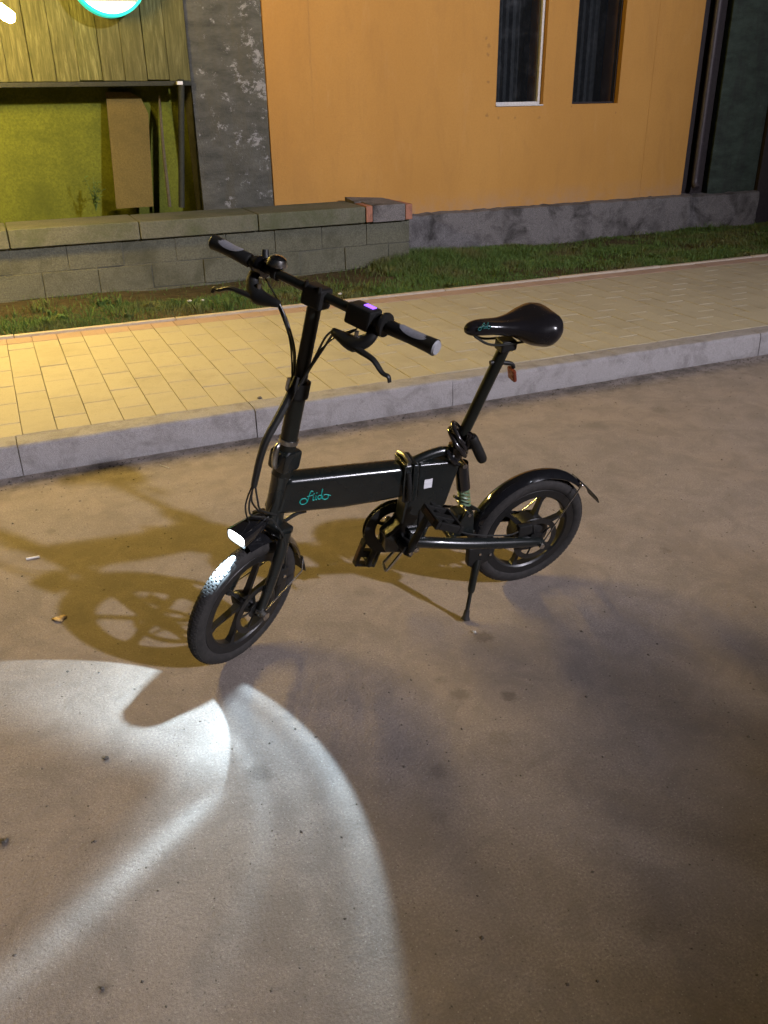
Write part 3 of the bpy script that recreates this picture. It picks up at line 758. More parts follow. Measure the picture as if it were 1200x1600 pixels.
# axis (0,-1,0) makes angles run from forward (+x) up (+z)
rf = fender('rear_fender', RC, (0, -1, 0), (1, 0, 0), .229, R(8), R(134), .030)
def rp(r_, a, y): return RC+V(r_*math.cos(a), y, r_*math.sin(a))
fl = MB(); v = []; f = []
for i, (r_, a, w_) in enumerate([(.226, 131, .022), (.229, 140, .024), (.236, 150, .026), (.247, 158, .030), (.250, 163, .030)]):
    for s_ in (-1, 1):
        for t in (0, .004): v.append(rp(r_+t, R(a), s_*w_))
for i in range(4): b = i*4; f += [(b, b+2, b+6, b+4), (b+1, b+5, b+7, b+3), (b, b+4, b+5, b+1), (b+2, b+3, b+7, b+6)]
f += [(0, 1, 3, 2), (16, 18, 19, 17)]
fl.add(v, f).build('mudflap', M_plastic, rf)
for s_ in (-1, 1):
    MB().tube([rp(.222, R(133), s_*.030), rp(.218, R(131), s_*.040), V(-.012, s_*.078, .206)], .0022, 8).build('fender_stay', M_chrome, rf)
MB().ball(rp(.223, R(133), .032), .006, 10).build('stay_bolt', M_chrome, rf)
MB().tube([V(.29, 0, .40), rp(.228, R(32), 0)], .005, 8).build('fender_bracket', M_steel_blk, rf)

# ---- frame: main beam, hinge, rear plate, head tube
beam = [tuple(bl(449, 757, .03)[[0, 2]]+V(.0, .012)), tuple(bl(634, 736, .03)[[0, 2]]+V(0, .010)), (.462, .452), (.555, .452), (.655, .456), (.855, .478)]
BW = .031
fr = MB().prism(beam, -BW, BW, .017).build('main_frame', M_frameblk, bike)
hx = beam[1][0]
# logo strokes on the left face, lettering read from the left side of the bicycle
def logo(name, org, wdt, hgt, rad, parent, slope=0.0, yfun=None, m=None):
    mm_ = m
    def q_(pts):
        out = []
        for (a, b) in pts:
            x = org[0]-a*wdt; z = org[2]+b*hgt+a*slope; out.append((x, org[1] if yfun is None else yfun(x, z), z))
        return out
    m = MB()
    circ = lambda cx, cz, rx, rz, a0, a1, n=14: [(cx+rx*math.cos(a0+(a1-a0)*i/n), cz+rz*math.sin(a0+(a1-a0)*i/n)) for i in range(n+1)]
    m.tube(q_(circ(.12, .24, .115, .24, 0, -6.283)), rad, 6)
    m.tube(q_([(.14, .0), (.24, .16), (.30, .62), (.36, .96), (.43, .92)]), rad, 6, 5)
    m.tube(q_([(.24, .58), (.44, .64)]), rad*.8, 6)
    m.tube(q_([(.44, .50), (.42, .22), (.47, .20)]), rad, 6, 4); m.tube(q_([(.455, .70), (.462, .76)]), rad, 6)
    m.tube(q_([(.53, .52), (.51, .24), (.56, .22)]), rad, 6, 4); m.tube(q_([(.545, .72), (.552, .78)]), rad, 6)
    m.tube(q_(circ(.64, .36, .06, .15, .6, 6.6)), rad, 6); m.tube(q_([(.735, 1.0), (.70, .5), (.72, .2)]), rad, 6, 4)
    m.tube(q_(circ(.83, .30, .10, .20, 2.4, 8.4)), rad, 6); m.tube(q_([(.84, .50), (.92, .44), (1.0, .34)]), rad, 6, 4)
    return m.build(name, mm_ or M_teal, parent)
lg = bl(468, 789, BW); lg2 = bl(516, 781, BW)
logo('logo', (lg[0], BW+.0004, lg[2]), lg[0]-lg2[0], .040, .0017, fr, (lg2[2]-lg[2])*.6)
lo_ = bl(664, 766, .037); hi_ = bl(678, 750, .037)
hng = MB().prism([(hx+.006, .567), (hx-.018, .565), (hx-.018, .436), (hx+.006, .442)], -.038, .038, .006).build('hinge', M_frameblk, bike)
MB().prism([(hx-.020, .566), (hx-.040, .563), (hx-.040, .440), (hx-.020, .436)], -.038, .038, .006).build('hinge_plate', M_frameblk, hng)
MB().tube([(hx-.004, .041, .545), (hx-.006, .048, .50), (hx-.01, .046, .455)], [.007, .008, .006], 10, 5).build('hinge_latch', M_plastic, hng)
MB().tube([(hx-.005, -.035, .568), (hx-.008, .0, .577), (hx-.010, .030, .570)], .007, 10, 6).build('hinge_bolt', M_rod, hng)
hr = hx-.042
plate = [(hr, .556), (.315, .545), (.300, .525), (.330, .40), (.372, .335), (.395, .262), (.43, .238), (.515, .262), (.518, .32), (.470, .36), (.462, .44), (hr, .445)]
rfm = MB().prism(plate, -.028, .028, .008).build('rear_frame', M_frameblk, bike)
MB().box((hi_[0], .0285, lo_[2]), (lo_[0], .0295, hi_[2])).build('sticker', M_sticker, rfm)
MB().tube([bl(640, 728, 0)+V(0, 0, .006), bl(662, 714, 0), bl(690, 705, 0), bl(712, 706, 0)], [.014, .0145, .0145, .013], 14, 8).build('top_tube', M_frameblk, rfm)
cl = bl(713, 700, 0); ph = bl(789, 541, 0); sd_ = (ph-cl)/np.linalg.norm(ph-cl)
MB().tube([cl-sd_*.20, cl-sd_*.012], .021, 18).build('seat_tube', M_frameblk, rfm)
MB().tube([(.428, -.05, .272), (.428, .058, .272)], .0085, 12).build('pivot_bolt', M_chrome, rfm)
MB().prism([(.452, .335), (.405, .33), (.412, .255), (.444, .255)], .031, .046, .004).build('pivot_bracket', M_frameblk, rfm)
MB().box((.345, -.03, .33), (.42, .034, .40), .008).build('controller', M_plastic, rfm)
ht0, ht1 = sp(0, 0, -.495), sp(0, 0, -.645)
ht = MB().tube([ht0, ht0-.02*s_ax, ht1+.02*s_ax, ht1], [.028, .0265, .0265, .029], 24).build('head_tube', M_frameblk, bike)
MB().prism([(beam[0][0]-.02, beam[0][1]-.014), (beam[0][0]+.018, beam[0][1]-.02), (.868, .482), (.83, .486)], -.024, .024, .006).build('head_gusset', M_frameblk, ht)
# lower brace under the beam
MB().tube([bl(432, 822, 0), bl(462, 803, 0), bl(478, 798, 0)], .006, 10, 5).build('cable_run', M_cable, fr)

# ---- seat post, clamp, saddle
post = MB().tube([cl-sd_*.10, ph], .0165, 20).build('seat_post', M_steel_blk, bike)
scl = MB().ring(cl-sd_*.01, sd_, [(.0172, -.022), (.0265, -.022), (.0265, .016), (.0172, .016)], 28).build('seat_clamp', M_gloss, post)
MB().tube([cl+V(.022, .012, 0), cl+V(.036, .014, .006), cl+V(.030, .032, -.014), cl+V(.004, .034, -.036)], [.006, .006, .006, .005], 8, 5).build('clamp_lever', M_gloss, scl)
MB().prism([(ph[0]-.026, ph[2]-.006), (ph[0]+.022, ph[2]-.012), (ph[0]+.022, ph[2]+.022), (ph[0]-.026, ph[2]+.022)], -.022, .022, .006).build('saddle_clamp', M_plastic, post)
NX = .326; RX = .045; ZN = .955
def saddle():
    v = []; f = []; m = 20; n = 22
    for i in range(n+1):
        t = i/n; x = NX+(RX-NX)*t
        w_ = np.interp(t, [0, .04, .12, .35, .5, .66, .82, .93, 1.], [.008, .019, .024, .031, .046, .077, .089, .076, .034])
        top = np.interp(t, [0, .05, .15, .4, .6, .8, .93, 1.], [.940, .952, .957, .952, .957, .971, .967, .947])
        bot = np.interp(t, [0, .06, .3, .5, .66, .85, 1.], [.928, .918, .915, .905, .880, .868, .905])
        for k in range(m):
            a = 2*math.pi*k/m; ca, sa = math.cos(a), math.sin(a)
            y = w_*math.copysign(abs(ca)**.62, ca)
            z = (top+bot)/2+(top-bot)/2*math.copysign(abs(sa)**.75, sa)
            if sa < 0: y *= 1-.35*abs(sa)
            if sa > 0: z -= .010*np.interp(t, [0, .5, 1], [0, .5, .2])*math.exp(-(y/.012)**2)
            v.append((x, y, z))
    for i in range(n):
        for k in range(m): f.append((i*m+k, i*m+(k+1) % m, (i+1)*m+(k+1) % m, (i+1)*m+k))
    f.append(tuple(range(m))); f.append(tuple(n*m+k for k in range(m))[::-1])
    return MB().add(v, f).mesh('saddle')
sad = link('saddle', saddle(), M_saddle, bike)
sub = sad.modifiers.new('smooth', 'SUBSURF'); sub.levels = 1; sub.render_levels = 1
for s_ in (-1, 1): MB().tube([(.30, s_*.008, .920), (.25, s_*.020, .893), (.16, s_*.022, .890), (.10, s_*.03, .902)], .0035, 8, 6).build('saddle_rail', M_steel_blk, sad)
lgp = bl(749, 512, .03)
logo('logo', (lgp[0], 0, lgp[2]-.010), .036, .020, .0011, sad, m=M_teal2, yfun=lambda x, z: .0262+(.3-x)*.03)
tlb = bl(774, 566, 0); tle = bl(797, 572, 0); tl2 = bl(803, 585, 0)
rfl = MB().tube([tlb+V(.016, 0, .0), tlb, tle+V(0, 0, .008), tle+V(-.012, 0, -.006)], [.007, .007, .006, .006], 10, 6).build('reflector_bracket', M_plastic, bike)
MB().box((-.006, -.018, -.020), (.006, .018, .018), .005, lambda q_: bl(800, 584, 0)+V(q_[0]*math.cos(.25)+q_[2]*math.sin(.25), q_[1], -q_[0]*math.sin(.25)+q_[2]*math.cos(.25))).build('reflector', M_red, rfl)

# ---- rear suspension and swing arm
sh0, sh1 = V(.280, .0, .515), V(.247, .0, .352)
shk = MB().tube([sh0, sh0+(sh1-sh0)*.55], .021, 18).build('shock_absorber', M_gloss, bike)
sm = MB(); pts = []
for i in range(70):
    t = i/69; a = t*2*math.pi*5; c_ = sh0+(sh1-sh0)*(.56+.40*t); pts.append(c_+V(.017*math.cos(a), .017*math.sin(a), .004*math.cos(a)))
sm.tube(pts, .0035, 6).build('spring', M_spring, shk)
MB().tube([sh0+(sh1-sh0)*.5, sh1], .006, 10).build('shock_rod', M_chrome, shk)
MB().tube([sh0+V(.001, .026, .004), sh0+V(.001, -.026, .004)], .008, 10).build('shock_bolt', M_chrome, shk)
arm = MB()
for s_ in (-1, 1):
    arm.tube([(.425, s_*.042, .292), (.36, s_*.055, .282), (.24, s_*.066, .256), (.05, s_*.070, .217), (-.012, s_*.071, .204)], [.016, .018, .0185, .017, .013], 14, 5)
arm.tube([(.30, -.06, .272), (.30, .06, .272)], .012, 12); arm.box((.225, -.028, .262), (.285, .028, .345), .008)
sw = arm.build('swing_arm', M_frameblk, bike)
MB().tube([(0, .072, .203), (0, .094, .203)], .0095, 6).build('axle_nut', M_chrome, sw)
MB().prism([(.30, .275), (.225, .262), (.235, .345), (.262, .365)], .030, .040, .004).build('shock_link', M_frameblk, sw)
MB().tube([(.252, -.042, .350), (.252, .044, .350)], .006, 10).build('link_bolt', M_chrome, sw)
MB().box((.035, .052, .245), (.085, .074, .285), .007).build('brake_caliper', M_plastic, sw)

# ---- kickstand
kp = MB().prism([(.262, .252), (.165, .238), (.172, .190), (.235, .165), (.258, .185)], .060, .082, .005).build('kickstand', M_plastic, bike)
for px_, py_ in ((750, 866), (766, 866), (747, 883)):
    p_ = bl(px_, py_, .083); MB().tube([p_-V(0, .004, 0), p_+V(0, .003, 0)], .0048, 8).build('bolt', M_chrome, kp)
foot = gd(727, 968, .006)-BO; foot = V(foot@fx, foot@b_l, foot@b_up)
k0 = V(.222, .074, .195); km = k0+(foot-k0)*.55
MB().tube([k0, k0+(km-k0)*.9, km], [.013, .0115, .009], 14).build('upper_leg', M_steel_blk, kp)
MB().tube([km-(foot-k0)*.05, k0+(foot-k0)*.88], .0065, 12).build('lower_leg', M_steel_blk, kp)
MB().tube([k0+(foot-k0)*.84, k0+(foot-k0)*.93, foot], [.008, .010, .015], 12).build('rubber_foot', M_rubber, kp)

# ---- crankset
BB = V(.462, 0, .292)
crk = MB().tube([BB+V(0, -.062, 0), BB+V(0, .072, 0)], .019, 18).build('crankset', M_plastic, bike)
mbr = MB().ring(BB+V(0, -.052, 0), (0, 1, 0), [(.068, -.002), (.088, -.002), (.088, .002), (.068, .002)], 64)
for k in range(44):
    a = 2*math.pi*k/44; d = V(math.cos(a), 0, math.sin(a)); t = V(-math.sin(a), 0, math.cos(a)); c_ = BB+V(0, -.052, 0)
    mbr.add([c_+d*.0875-t*.004-V(0, .001, 0), c_+d*.0875+t*.004-V(0, .001, 0), c_+d*.0935+t*.0012-V(0, .001, 0), c_+d*.0935-t*.0012-V(0, .001, 0),
             c_+d*.0875-t*.004+V(0, .001, 0), c_+d*.0875+t*.004+V(0, .001, 0), c_+d*.0935+t*.0012+V(0, .001, 0), c_+d*.0935-t*.0012+V(0, .001, 0)],
            [(0, 1, 2, 3), (4, 7, 6, 5), (0, 4, 5, 1), (1, 5, 6, 2), (2, 6, 7, 3), (3, 7, 4, 0)])
for k in range(5):
    a = 2*math.pi*k/5+.5; d = V(math.cos(a), 0, math.sin(a)); mbr.tube([BB+V(0, -.052, 0)+d*.015, BB+V(0, -.052, 0)+d*.070], [.011, .007], 8, flat=.5)
mbr.build('chainring', M_plastic, crk)
gm = MB()
for s_ in (-.045, -.059):
    gm.ring(BB+V(0, s_, 0), (0, 1, 0), [(.058, -.0012), (.093, -.0012), (.093, .0012), (.058, .0012)], 64)
gm.build('chain_guard', M_plastic, crk)
for i in range(22):
    a = R(110)+R(150)*i/21; MB().tube([BB+V(.091*math.cos(a-R(20)), -.046, .091*math.sin(a-R(20))), BB+V(.091*math.cos(a-R(20)), -.0425, .091*math.sin(a-R(20)))], .0022, 6).build('guard_rivet', M_rod, crk) if i % 2 == 0 else None
cd_ = V(-.30, 0, .95); cd_ /= np.linalg.norm(cd_); CL = .168
for s_ in (1, -1):
    d = cd_*s_; y0 = .076*s_; y1 = .090*s_; e_ = BB+V(0, y1, 0)+d*CL
    ca = MB().tube([BB+V(0, y0, 0)-d*.012, BB+V(0, y0, 0)+d*.02, e_-d*.02, e_+d*.010], [.014, .0145, .011, .011], 14, flat=.7).build('crank_arm', M_plastic, crk)
    MB().tube([BB+V(0, y0, 0), BB+V(0, y0+.014*s_, 0)], .007, 10).build('crank_bolt', M_chrome, ca)
    pd = MB(); pc = e_+V(0, s_*.062, 0) if s_ > 0 else e_-d*.022+V(0, -.024, 0); tw = R(25)
    def PR(q_, pc=pc, tw=tw): return pc+V(q_[0]*math.cos(tw)-q_[2]*math.sin(tw), q_[1], q_[0]*math.sin(tw)+q_[2]*math.cos(tw))
    if s_ < 0:                                   # folded flat against its crank arm
        def PR(q_, pc=pc, d=d): return pc+d*q_[1]+np.cross(d, V(0, 1, 0))*q_[0]*.8+V(0, q_[2], 0)
    pd.box((-.046, -.048, -.013), (-.034, .048, .013), .003, PR).box((.034, -.048, -.013), (.046, .048, .013), .003, PR)
    pd.box((-.034, -.048, -.012), (.034, -.038, .012), .003, PR).box((-.034, .038, -.012), (.034, .048, .012), .003, PR).box((-.034, -.012, -.011), (.034, .012, .011), .003, PR)
    pd.tube([e_, pc+V(0, s_*.045, 0) if s_ > 0 else e_+V(0, -.03, 0)], .007, 10)
    pdl = pd.build('pedal', M_plastic, crk)
    for sx in (-1, 1): MB().box((sx*.0462 if sx > 0 else -.0482, -.03, -.007), (.0482 if sx > 0 else -.0462, .03, .007), .0008, PR).build('pedal_reflector', M_amber, crk)
lp = [bl(631, 846, .0), bl(598, 880, .0), bl(603, 893, .032), bl(640, 848, .035)]
MB().tube([lp[0], lp[0]+(lp[1]-lp[0])*.97, lp[1]+(lp[2]-lp[1])*.12, lp[1]+(lp[2]-lp[1])*.9, lp[2]+(lp[3]-lp[2])*.03, lp[3]], .0046, 10).build('folding_foot', M_chrome, bike)
# chain: upper and lower runs with links
chn = MB(); cz = -.052
def chain_run(a, b):
    L_ = np.linalg.norm(b-a); n_ = int(L_/.0127); d = (b-a)/L_; nv = np.cross(d, V(0, 1, 0))
    for i in range(n_):
        c_ = a+d*(i+.5)*.0127
        for s_ in (-1, 1):
            yo = s_*(.0026 if i % 2 else .0038); q_ = []
            for (t, h) in ((-.0075, -.003), (.0075, -.003), (.0075, .003), (-.0075, .003)): q_.append(c_+d*t+nv*h+V(0, yo-.0005, 0))
            q_ += [x+V(0, .001, 0) for x in q_]
            chn.add(q_, [(0, 1, 2, 3), (4, 7, 6, 5), (0, 4, 5, 1), (1, 5, 6, 2), (2, 6, 7, 3), (3, 7, 4, 0)])
chain_run(V(BB[0], cz, BB[2]+.090), V(.0, cz, .203+.032)); chain_run(V(BB[0]-.01, cz, BB[2]-.090), V(.02, cz, .203-.075)); chain_run(V(.02, cz, .128), V(.01, cz, .172))
chn.build('chain', M_plastic, bike)
MB().ring(V(0, -.052, .203), (0, 1, 0), [(.010, -.009), (.034, -.009), (.034, .009), (.010, .009)], 22).build('freewheel', M_plastic, bike)
dr = MB().ring(V(.02, -.052, .135), (0, 1, 0), [(.003, -.004), (.022, -.004), (.022, .004), (.003, .004)], 16); dr.box((.012, -.062, .135), (.028, -.058, .195), .002); dr.build('derailleur', M_plastic, bike)

# ---- fork, front fender, headlight (steered)
fk = MB()
fk.box((-.024, -.058, -.668), (.030, .058, -.640), .008, SPM)
for s_ in (-1, 1): fk.tube([sp(.004, s_*.050, -.650), sp(.010, s_*.053, -.72), sp(.045, s_*.058, -.85), sp(FOFF+.002, s_*.060, FA-.012)], [.017, .0165, .014, .012], 14, 5)
fork = fk.build('front_fork', M_frameblk, bike)
MB().tube([sp(FOFF, .055, FA), sp(FOFF, .088, FA)], .0125, 8).build('axle_nut', M_chrome, fork)
MB().box((-.030, .044, -.830), (.012, .066, -.775), .007, SPM).build('brake_caliper', M_plastic, fork)
MB().tube([sp(-.01, .067, -.80), sp(-.01, .070, -.80)], .006, 8).build('caliper_bolt', M_chrome, fork)
ff = fender('front_fender', FC, -s_u, s_fw, .226, R(78), R(164), .030)
fc_ = lambda r_, a, y: FC+r_*(math.cos(a)*s_fw+math.sin(a)*s_ax)+y*s_u
fl = MB(); v = []; f = []
for i, (r_, a, w_) in enumerate([(.223, 161, .022), (.228, 170, .025), (.236, 177, .027)]):
    for s_ in (-1, 1):
        for t in (0, .004): v.append(fc_(r_+t, R(a), s_*w_))
for i in range(2): b = i*4; f += [(b, b+2, b+6, b+4), (b+1, b+5, b+7, b+3), (b, b+4, b+5, b+1), (b+2, b+3, b+7, b+6)]
f += [(0, 1, 3, 2), (8, 10, 11, 9)]
fl.add(v, f).build('mudflap', M_plastic, ff)
for s_ in (-1, 1): MB().tube([fc_(.218, R(160), s_*.030), fc_(.19, R(164), s_*.05), sp(FOFF-.01, s_*.070, FA)], .002, 8).build('fender_stay', M_chrome, ff)
# headlight housing: wedge body, open bezel, lens set back in it
HLT = R(14)
def HM(q_):                                  # local: x forward along the beam, y left, z up; origin at the lens centre
    x, y, z = q_; return sp(.139+x*math.cos(HLT)+z*math.sin(HLT), y, -.646-x*math.sin(HLT)+z*math.cos(HLT))
hl = MB(); v = []; f = []
secs = [(-.105, .016, -.008, .012), (-.075, .026, -.018, .018), (-.03, .031, -.021, .021), (.004, .033, -.022, .024), (.004, .029, -.018, .020), (-.008, .028, -.017, .018)]
m = 16
for (x, hw, z0, z1) in secs:
    for k in range(m):
        a = 2*math.pi*k/m; ca, sa = math.cos(a), math.sin(a)
        v.append(HM((x, hw*math.copysign(abs(ca)**.5, ca), (z0+z1)/2+(z1-z0)/2*math.copysign(abs(sa)**.5, sa))))
for i in range(len(secs)-1):
    for k in range(m): f.append((i*m+k, i*m+(k+1) % m, (i+1)*m+(k+1) % m, (i+1)*m+k))
f.append(tuple(range(m)))
hl.add(v, f); hlt = hl.build('headlight', M_gloss, bike)
v = []
for (x, hw, z0, z1) in ((-.0075, .0275, -.0165, .0175), (.0025, .022, -.012, .014)):
    for k in range(m):
        a = 2*math.pi*k/m; ca, sa = math.cos(a), math.sin(a)
        v.append(HM((x, hw*math.copysign(abs(ca)**.5, ca), (z0+z1)/2+(z1-z0)/2*math.copysign(abs(sa)**.5, sa))))
f = [(k, (k+1) % m, m+(k+1) % m, m+k) for k in range(m)]+[tuple(range(m)), tuple(range(m, 2*m))]
MB().add(v, f).build('lens', M_lens, hlt)
MB().tube([HM((-.10, 0, -.002)), sp(.02, 0, -.648)], .008, 10).build('headlight_bracket', M_plastic, hlt)
# the beam: lamp pattern of the reflector, in the lamp's own angles
bd = bpy.data.lights.new('headlight_beam', 'SPOT'); bd.energy = HEAD_POWER; bd.shadow_soft_size = .004; bd.spot_size = R(165); bd.spot_blend = .05; bd.color = (.57, .80, 1.0)
bo_ = bpy.data.objects.new('headlight_beam', bd); col.objects.link(bo_); bo_.parent = hlt
TL_ = R(40); ffw = math.cos(TL_)*s_fw-math.sin(TL_)*s_ax; fup = math.sin(TL_)*s_fw+math.cos(TL_)*s_ax
lp_ = HM((.012, 0, .0))
# lamp axes: -Z along ffw, Y along fup, X = -left
bo_.matrix_local = Matrix([[-s_u[i], fup[i], -ffw[i], lp_[i]] for i in range(3)]+[[0, 0, 0, 1]])
bd.use_nodes = True; nt = bd.node_tree; em = nt.nodes['Emission']
class NL(Mat):
    def __init__(s, t): s.t = t
nl = NL(nt)
tc = nl.n('ShaderNodeTexCoord'); spx = nl.n('ShaderNodeSeparateXYZ'); nl.L(tc.outputs['Normal'], spx.inputs[0])
nzz = nl.math('ABSOLUTE', spx.outputs[2]); nzz = nl.math('MAXIMUM', nzz, .05)
BX = nl.math('DIVIDE', spx.outputs[0], nzz); BYc = nl.math('DIVIDE', spx.outputs[1], nzz)
BX = nl.math('MULTIPLY', BX, -1.0)
def sstep(x, a, b):
    r_ = nl.n('ShaderNodeMapRange', interpolation_type='SMOOTHSTEP'); r_.inputs[1].default_value = a; r_.inputs[2].default_value = b; nl.L(x, r_.inputs[0]); return r_.outputs[0]
def dist(cx, cy, sx=1., sy=1.):
    a = nl.math('MULTIPLY', nl.math('SUBTRACT', BX, cx), sx); b = nl.math('MULTIPLY', nl.math('SUBTRACT', BYc, cy), sy)
    return nl.math('SQRT', nl.math('ADD', nl.math('MULTIPLY', a, a), nl.math('MULTIPLY', b, b)))
def gauss(x, c_, w_):
    a = nl.math('DIVIDE', nl.math('SUBTRACT', x, c_), w_); return nl.math('EXPONENT', nl.math('MULTIPLY', nl.math('MULTIPLY', a, a), -1.0))
inner = sstep(dist(-.10, -.05), .832, .810)
cres = nl.math('MULTIPLY_ADD', sstep(BYc, -.08, -.34), .96, .04)
t_in = nl.math('MULTIPLY', inner, cres)
lin = nl.math('ADD', nl.math('MULTIPLY', BX, .823), nl.math('MULTIPLY', BYc, .568))     # bright bar across the beam
bar = nl.math('MULTIPLY', gauss(lin, .478, .050), sstep(BYc, -.22, -.02)); bar = nl.math('MULTIPLY', bar, sstep(BYc, .60, .22))
outer = nl.math('MULTIPLY', sstep(dist(.2, -.15, 1/1.76, 1/1.10), 1.03, .94), sstep(BX, .30, .52))
oprof = nl.math('MULTIPLY_ADD', gauss(dist(.2, -.15, 1/1.76, 1/1.10), .92, .12), .46, .25)
oprof = nl.math('ADD', oprof, nl.math('MULTIPLY', gauss(dist(0., 0., 1., 1.7), 1.02, .08), .13))
oprof = nl.math('ADD', oprof, nl.math('MULTIPLY', gauss(dist(0., 0., 1., 1.5), 1.34, .12), .06))
oprof = nl.math('MULTIPLY', oprof, nl.math('MULTIPLY_ADD', sstep(BYc, -1.15, -.25), .72, .28))
t_out = nl.math('MULTIPLY', outer, oprof)
farf = sstep(BYc, .62, .18)
tot = nl.math('ADD', nl.math('ADD', t_in, nl.math('MULTIPLY', bar, 1.5)), nl.math('MULTIPLY', nl.math('MULTIPLY', t_out, farf), 2.3))
hot = nl.math('MULTIPLY', gauss(BX, .0, .10), sstep(BYc, -.36, -.60)); hot = nl.math('MULTIPLY', hot, sstep(BYc, -1.9, -1.2))      # hot spot falling on the tyre
tot = nl.math('ADD', tot, nl.math('MULTIPLY', hot, 24.0))
nl.L(tot, em.inputs['Strength'])

# ---- stem post, handlebar and controls (steered)
stem = MB().tube([sp(0, 0, -.500), sp(0, 0, -.455), sp(0, 0, -.45), sp(0, 0, -.245)], [.027, .027, .0225, .0225], 22).build('handlebar_post', M_steel_blk, bike)
MB().tube([sp(0, 0, -.26), sp(0, 0, -.002)], .0175, 20).build('inner_post', M_steel_blk, stem)
MB().ring(sp(0, 0, -.245), s_ax, [(.018, -.022), (.028, -.022), (.028, .018), (.018, .018)], 24).build('post_collar', M_plastic, stem)
MB().tube([sp(.024, .0, -.245), sp(.048, .002, -.238), sp(.052, .004, -.205)], [.005, .005, .004], 8, 4).build('collar_lever', M_rod, stem)
MB().box((-.034, -.030, -.478), (.034, .030, -.420), .009, SPM).build('post_hinge', M_frameblk, stem)
MB().tube([sp(.036, .0, -.465), sp(.046, .002, -.44), sp(.046, .002, -.405), sp(.036, .0, -.395)], [.007, .008, .007, .005], 10, 5).build('post_latch', M_rod, stem)
MB().ring(sp(0, 0, -.395), s_ax, [(.0226, -.006), (.0255, -.006), (.0255, .006), (.0226, .006)], 22).build('post_ring', M_rod, stem)
hb = MB().tube([sp(0, -.338, .003), sp(0, -.1, 0), sp(0, .1, 0), sp(0, .338, .003)], .0118, 16).build('handlebar', M_steel_blk, bike)
MB().box((-.024, -.030, -.034), (.024, .030, .018), .008, SPM).build('bar_clamp', M_plastic, hb)
for s_ in (-1, 1): MB().tube([sp(.020, s_*.02, .010), sp(.020, s_*.02, .024)], .0055, 8).build('clamp_bolt', M_plastic, hb)
for s_ in (1, -1):
    g_ = MB().tube([sp(0, s_*.212, .0), sp(0, s_*.216, 0), sp(0, s_*.27, .001), sp(0, s_*.318, .003), sp(0, s_*.338, .003)], [.0150, .0172, .0158, .0180, .0190], 20).build('grip', M_plastic, bike)
    MB().tube([sp(0, s_*.338, .003), sp(0, s_*.3425, .003)], [.0175, .0150], 20).build('end_cap', M_gripcap, g_)
    v = []; f = []; nu, nv_ = 12, 8                     # grey pad on the palm side
    for i in range(nu+1):
        uu = .238+.084*i/nu; hw = math.sqrt(max(0, 1-((i/nu)*2-1)**2))*.95
        rr_ = np.interp(uu, [.216, .27, .318, .338], [.0172, .0158, .0180, .0190])+.0010
        for j in range(nv_+1):
            a = R(78)+hw*(2*j/nv_-1)*1.05; v.append(sp(rr_*math.cos(a), s_*uu, .0015+rr_*math.sin(a)))
    for i in range(nu):
        for j in range(nv_): k = i*(nv_+1)+j; f.append((k, k+1, k+nv_+2, k+nv_+1))
    MB().add(v, f).build('grip_pad', M_grippad, g_)
    # brake lever: clamp, perch body, blade
    bk = MB()
    bk.ring(sp(0, s_*.186, 0), s_u, [(.012, -.012), (.019, -.012), (.019, .012), (.012, .012)], 20)
    bk.tube([sp(.010, s_*.186, -.014), sp(.022, s_*.178, -.040), sp(.030, s_*.150, -.060), sp(.030, s_*.105, -.058), sp(.026, s_*.083, -.056)], [.012, .017, .021, .013, .008], 14, 5, .8)
    bl_o = bk.build('brake_lever', M_plastic, bike)
    MB().tube([sp(.034, s_*.150, -.064), sp(.044, s_*.186, -.064), sp(.050, s_*.222, -.066), sp(.054, s_*.254, -.082), sp(.052, s_*.270, -.084), sp(.050, s_*.276, -.096)], [.012, .009, .0075, .0065, .006, .0055], 10, 5, .7).build('lever_blade', M_plastic, bl_o)
    MB().tube([sp(.030, s_*.150, -.048), sp(.030, s_*.150, -.030)], .005, 8).build('lever_pivot', M_rod, bl_o)
# display on the left with a purple light, thumb throttle next to the grip
ds = MB().box((-.020, .106, -.026), (.030, .176, .024), .007, SPM).build('display', M_plastic, bike)
def DM(q_): return sp(q_[0], q_[1], q_[2])
MB().box((-.008, .138, .0235), (.008, .164, .0262), .001, DM).build('status_light', M_purple, ds)
MB().tube([sp(-.01, .128, -.024), sp(-.014, .118, -.045), sp(.0, .110, -.056), sp(.02, .100, -.055)], .0022, 6, 6).build('display_cable', M_cable, ds)
MB().ring(sp(0, .199, 0), s_u, [(.0125, -.006), (.027, -.006), (.029, 0), (.027, .006), (.0125, .006)], 28).build('thumb_throttle', M_plastic, bike)
# right side: bell and gear shifter
be = MB().ring(sp(.004, -.128, .030), s_ax, [(.001, .014), (.012, .0125), (.021, .007), (.025, -.004), (.0255, -.010), (.001, -.010)], 24, closed_prof=False).build('bell', M_chrome, bike)
MB().ring(sp(0, -.128, 0), s_u, [(.0122, -.007), (.017, -.007), (.017, .007), (.0122, .007)], 20).build('bell_clamp', M_plastic, be)
MB().tube([sp(.004, -.128, .012), sp(.004, -.128, .022)], .007, 8).build('bell_post', M_plastic, be)
sf = MB().ring(sp(0, -.172, 0), s_u, [(.0122, -.012), (.024, -.012), (.026, 0), (.024, .012), (.0122, .012)], 24).build('gear_shifter', M_gloss, bike)
MB().tube([sp(-.004, -.172, .022), sp(-.006, -.178, .040)], [.010, .008], 12).build('shift_lever', M_plastic, sf)
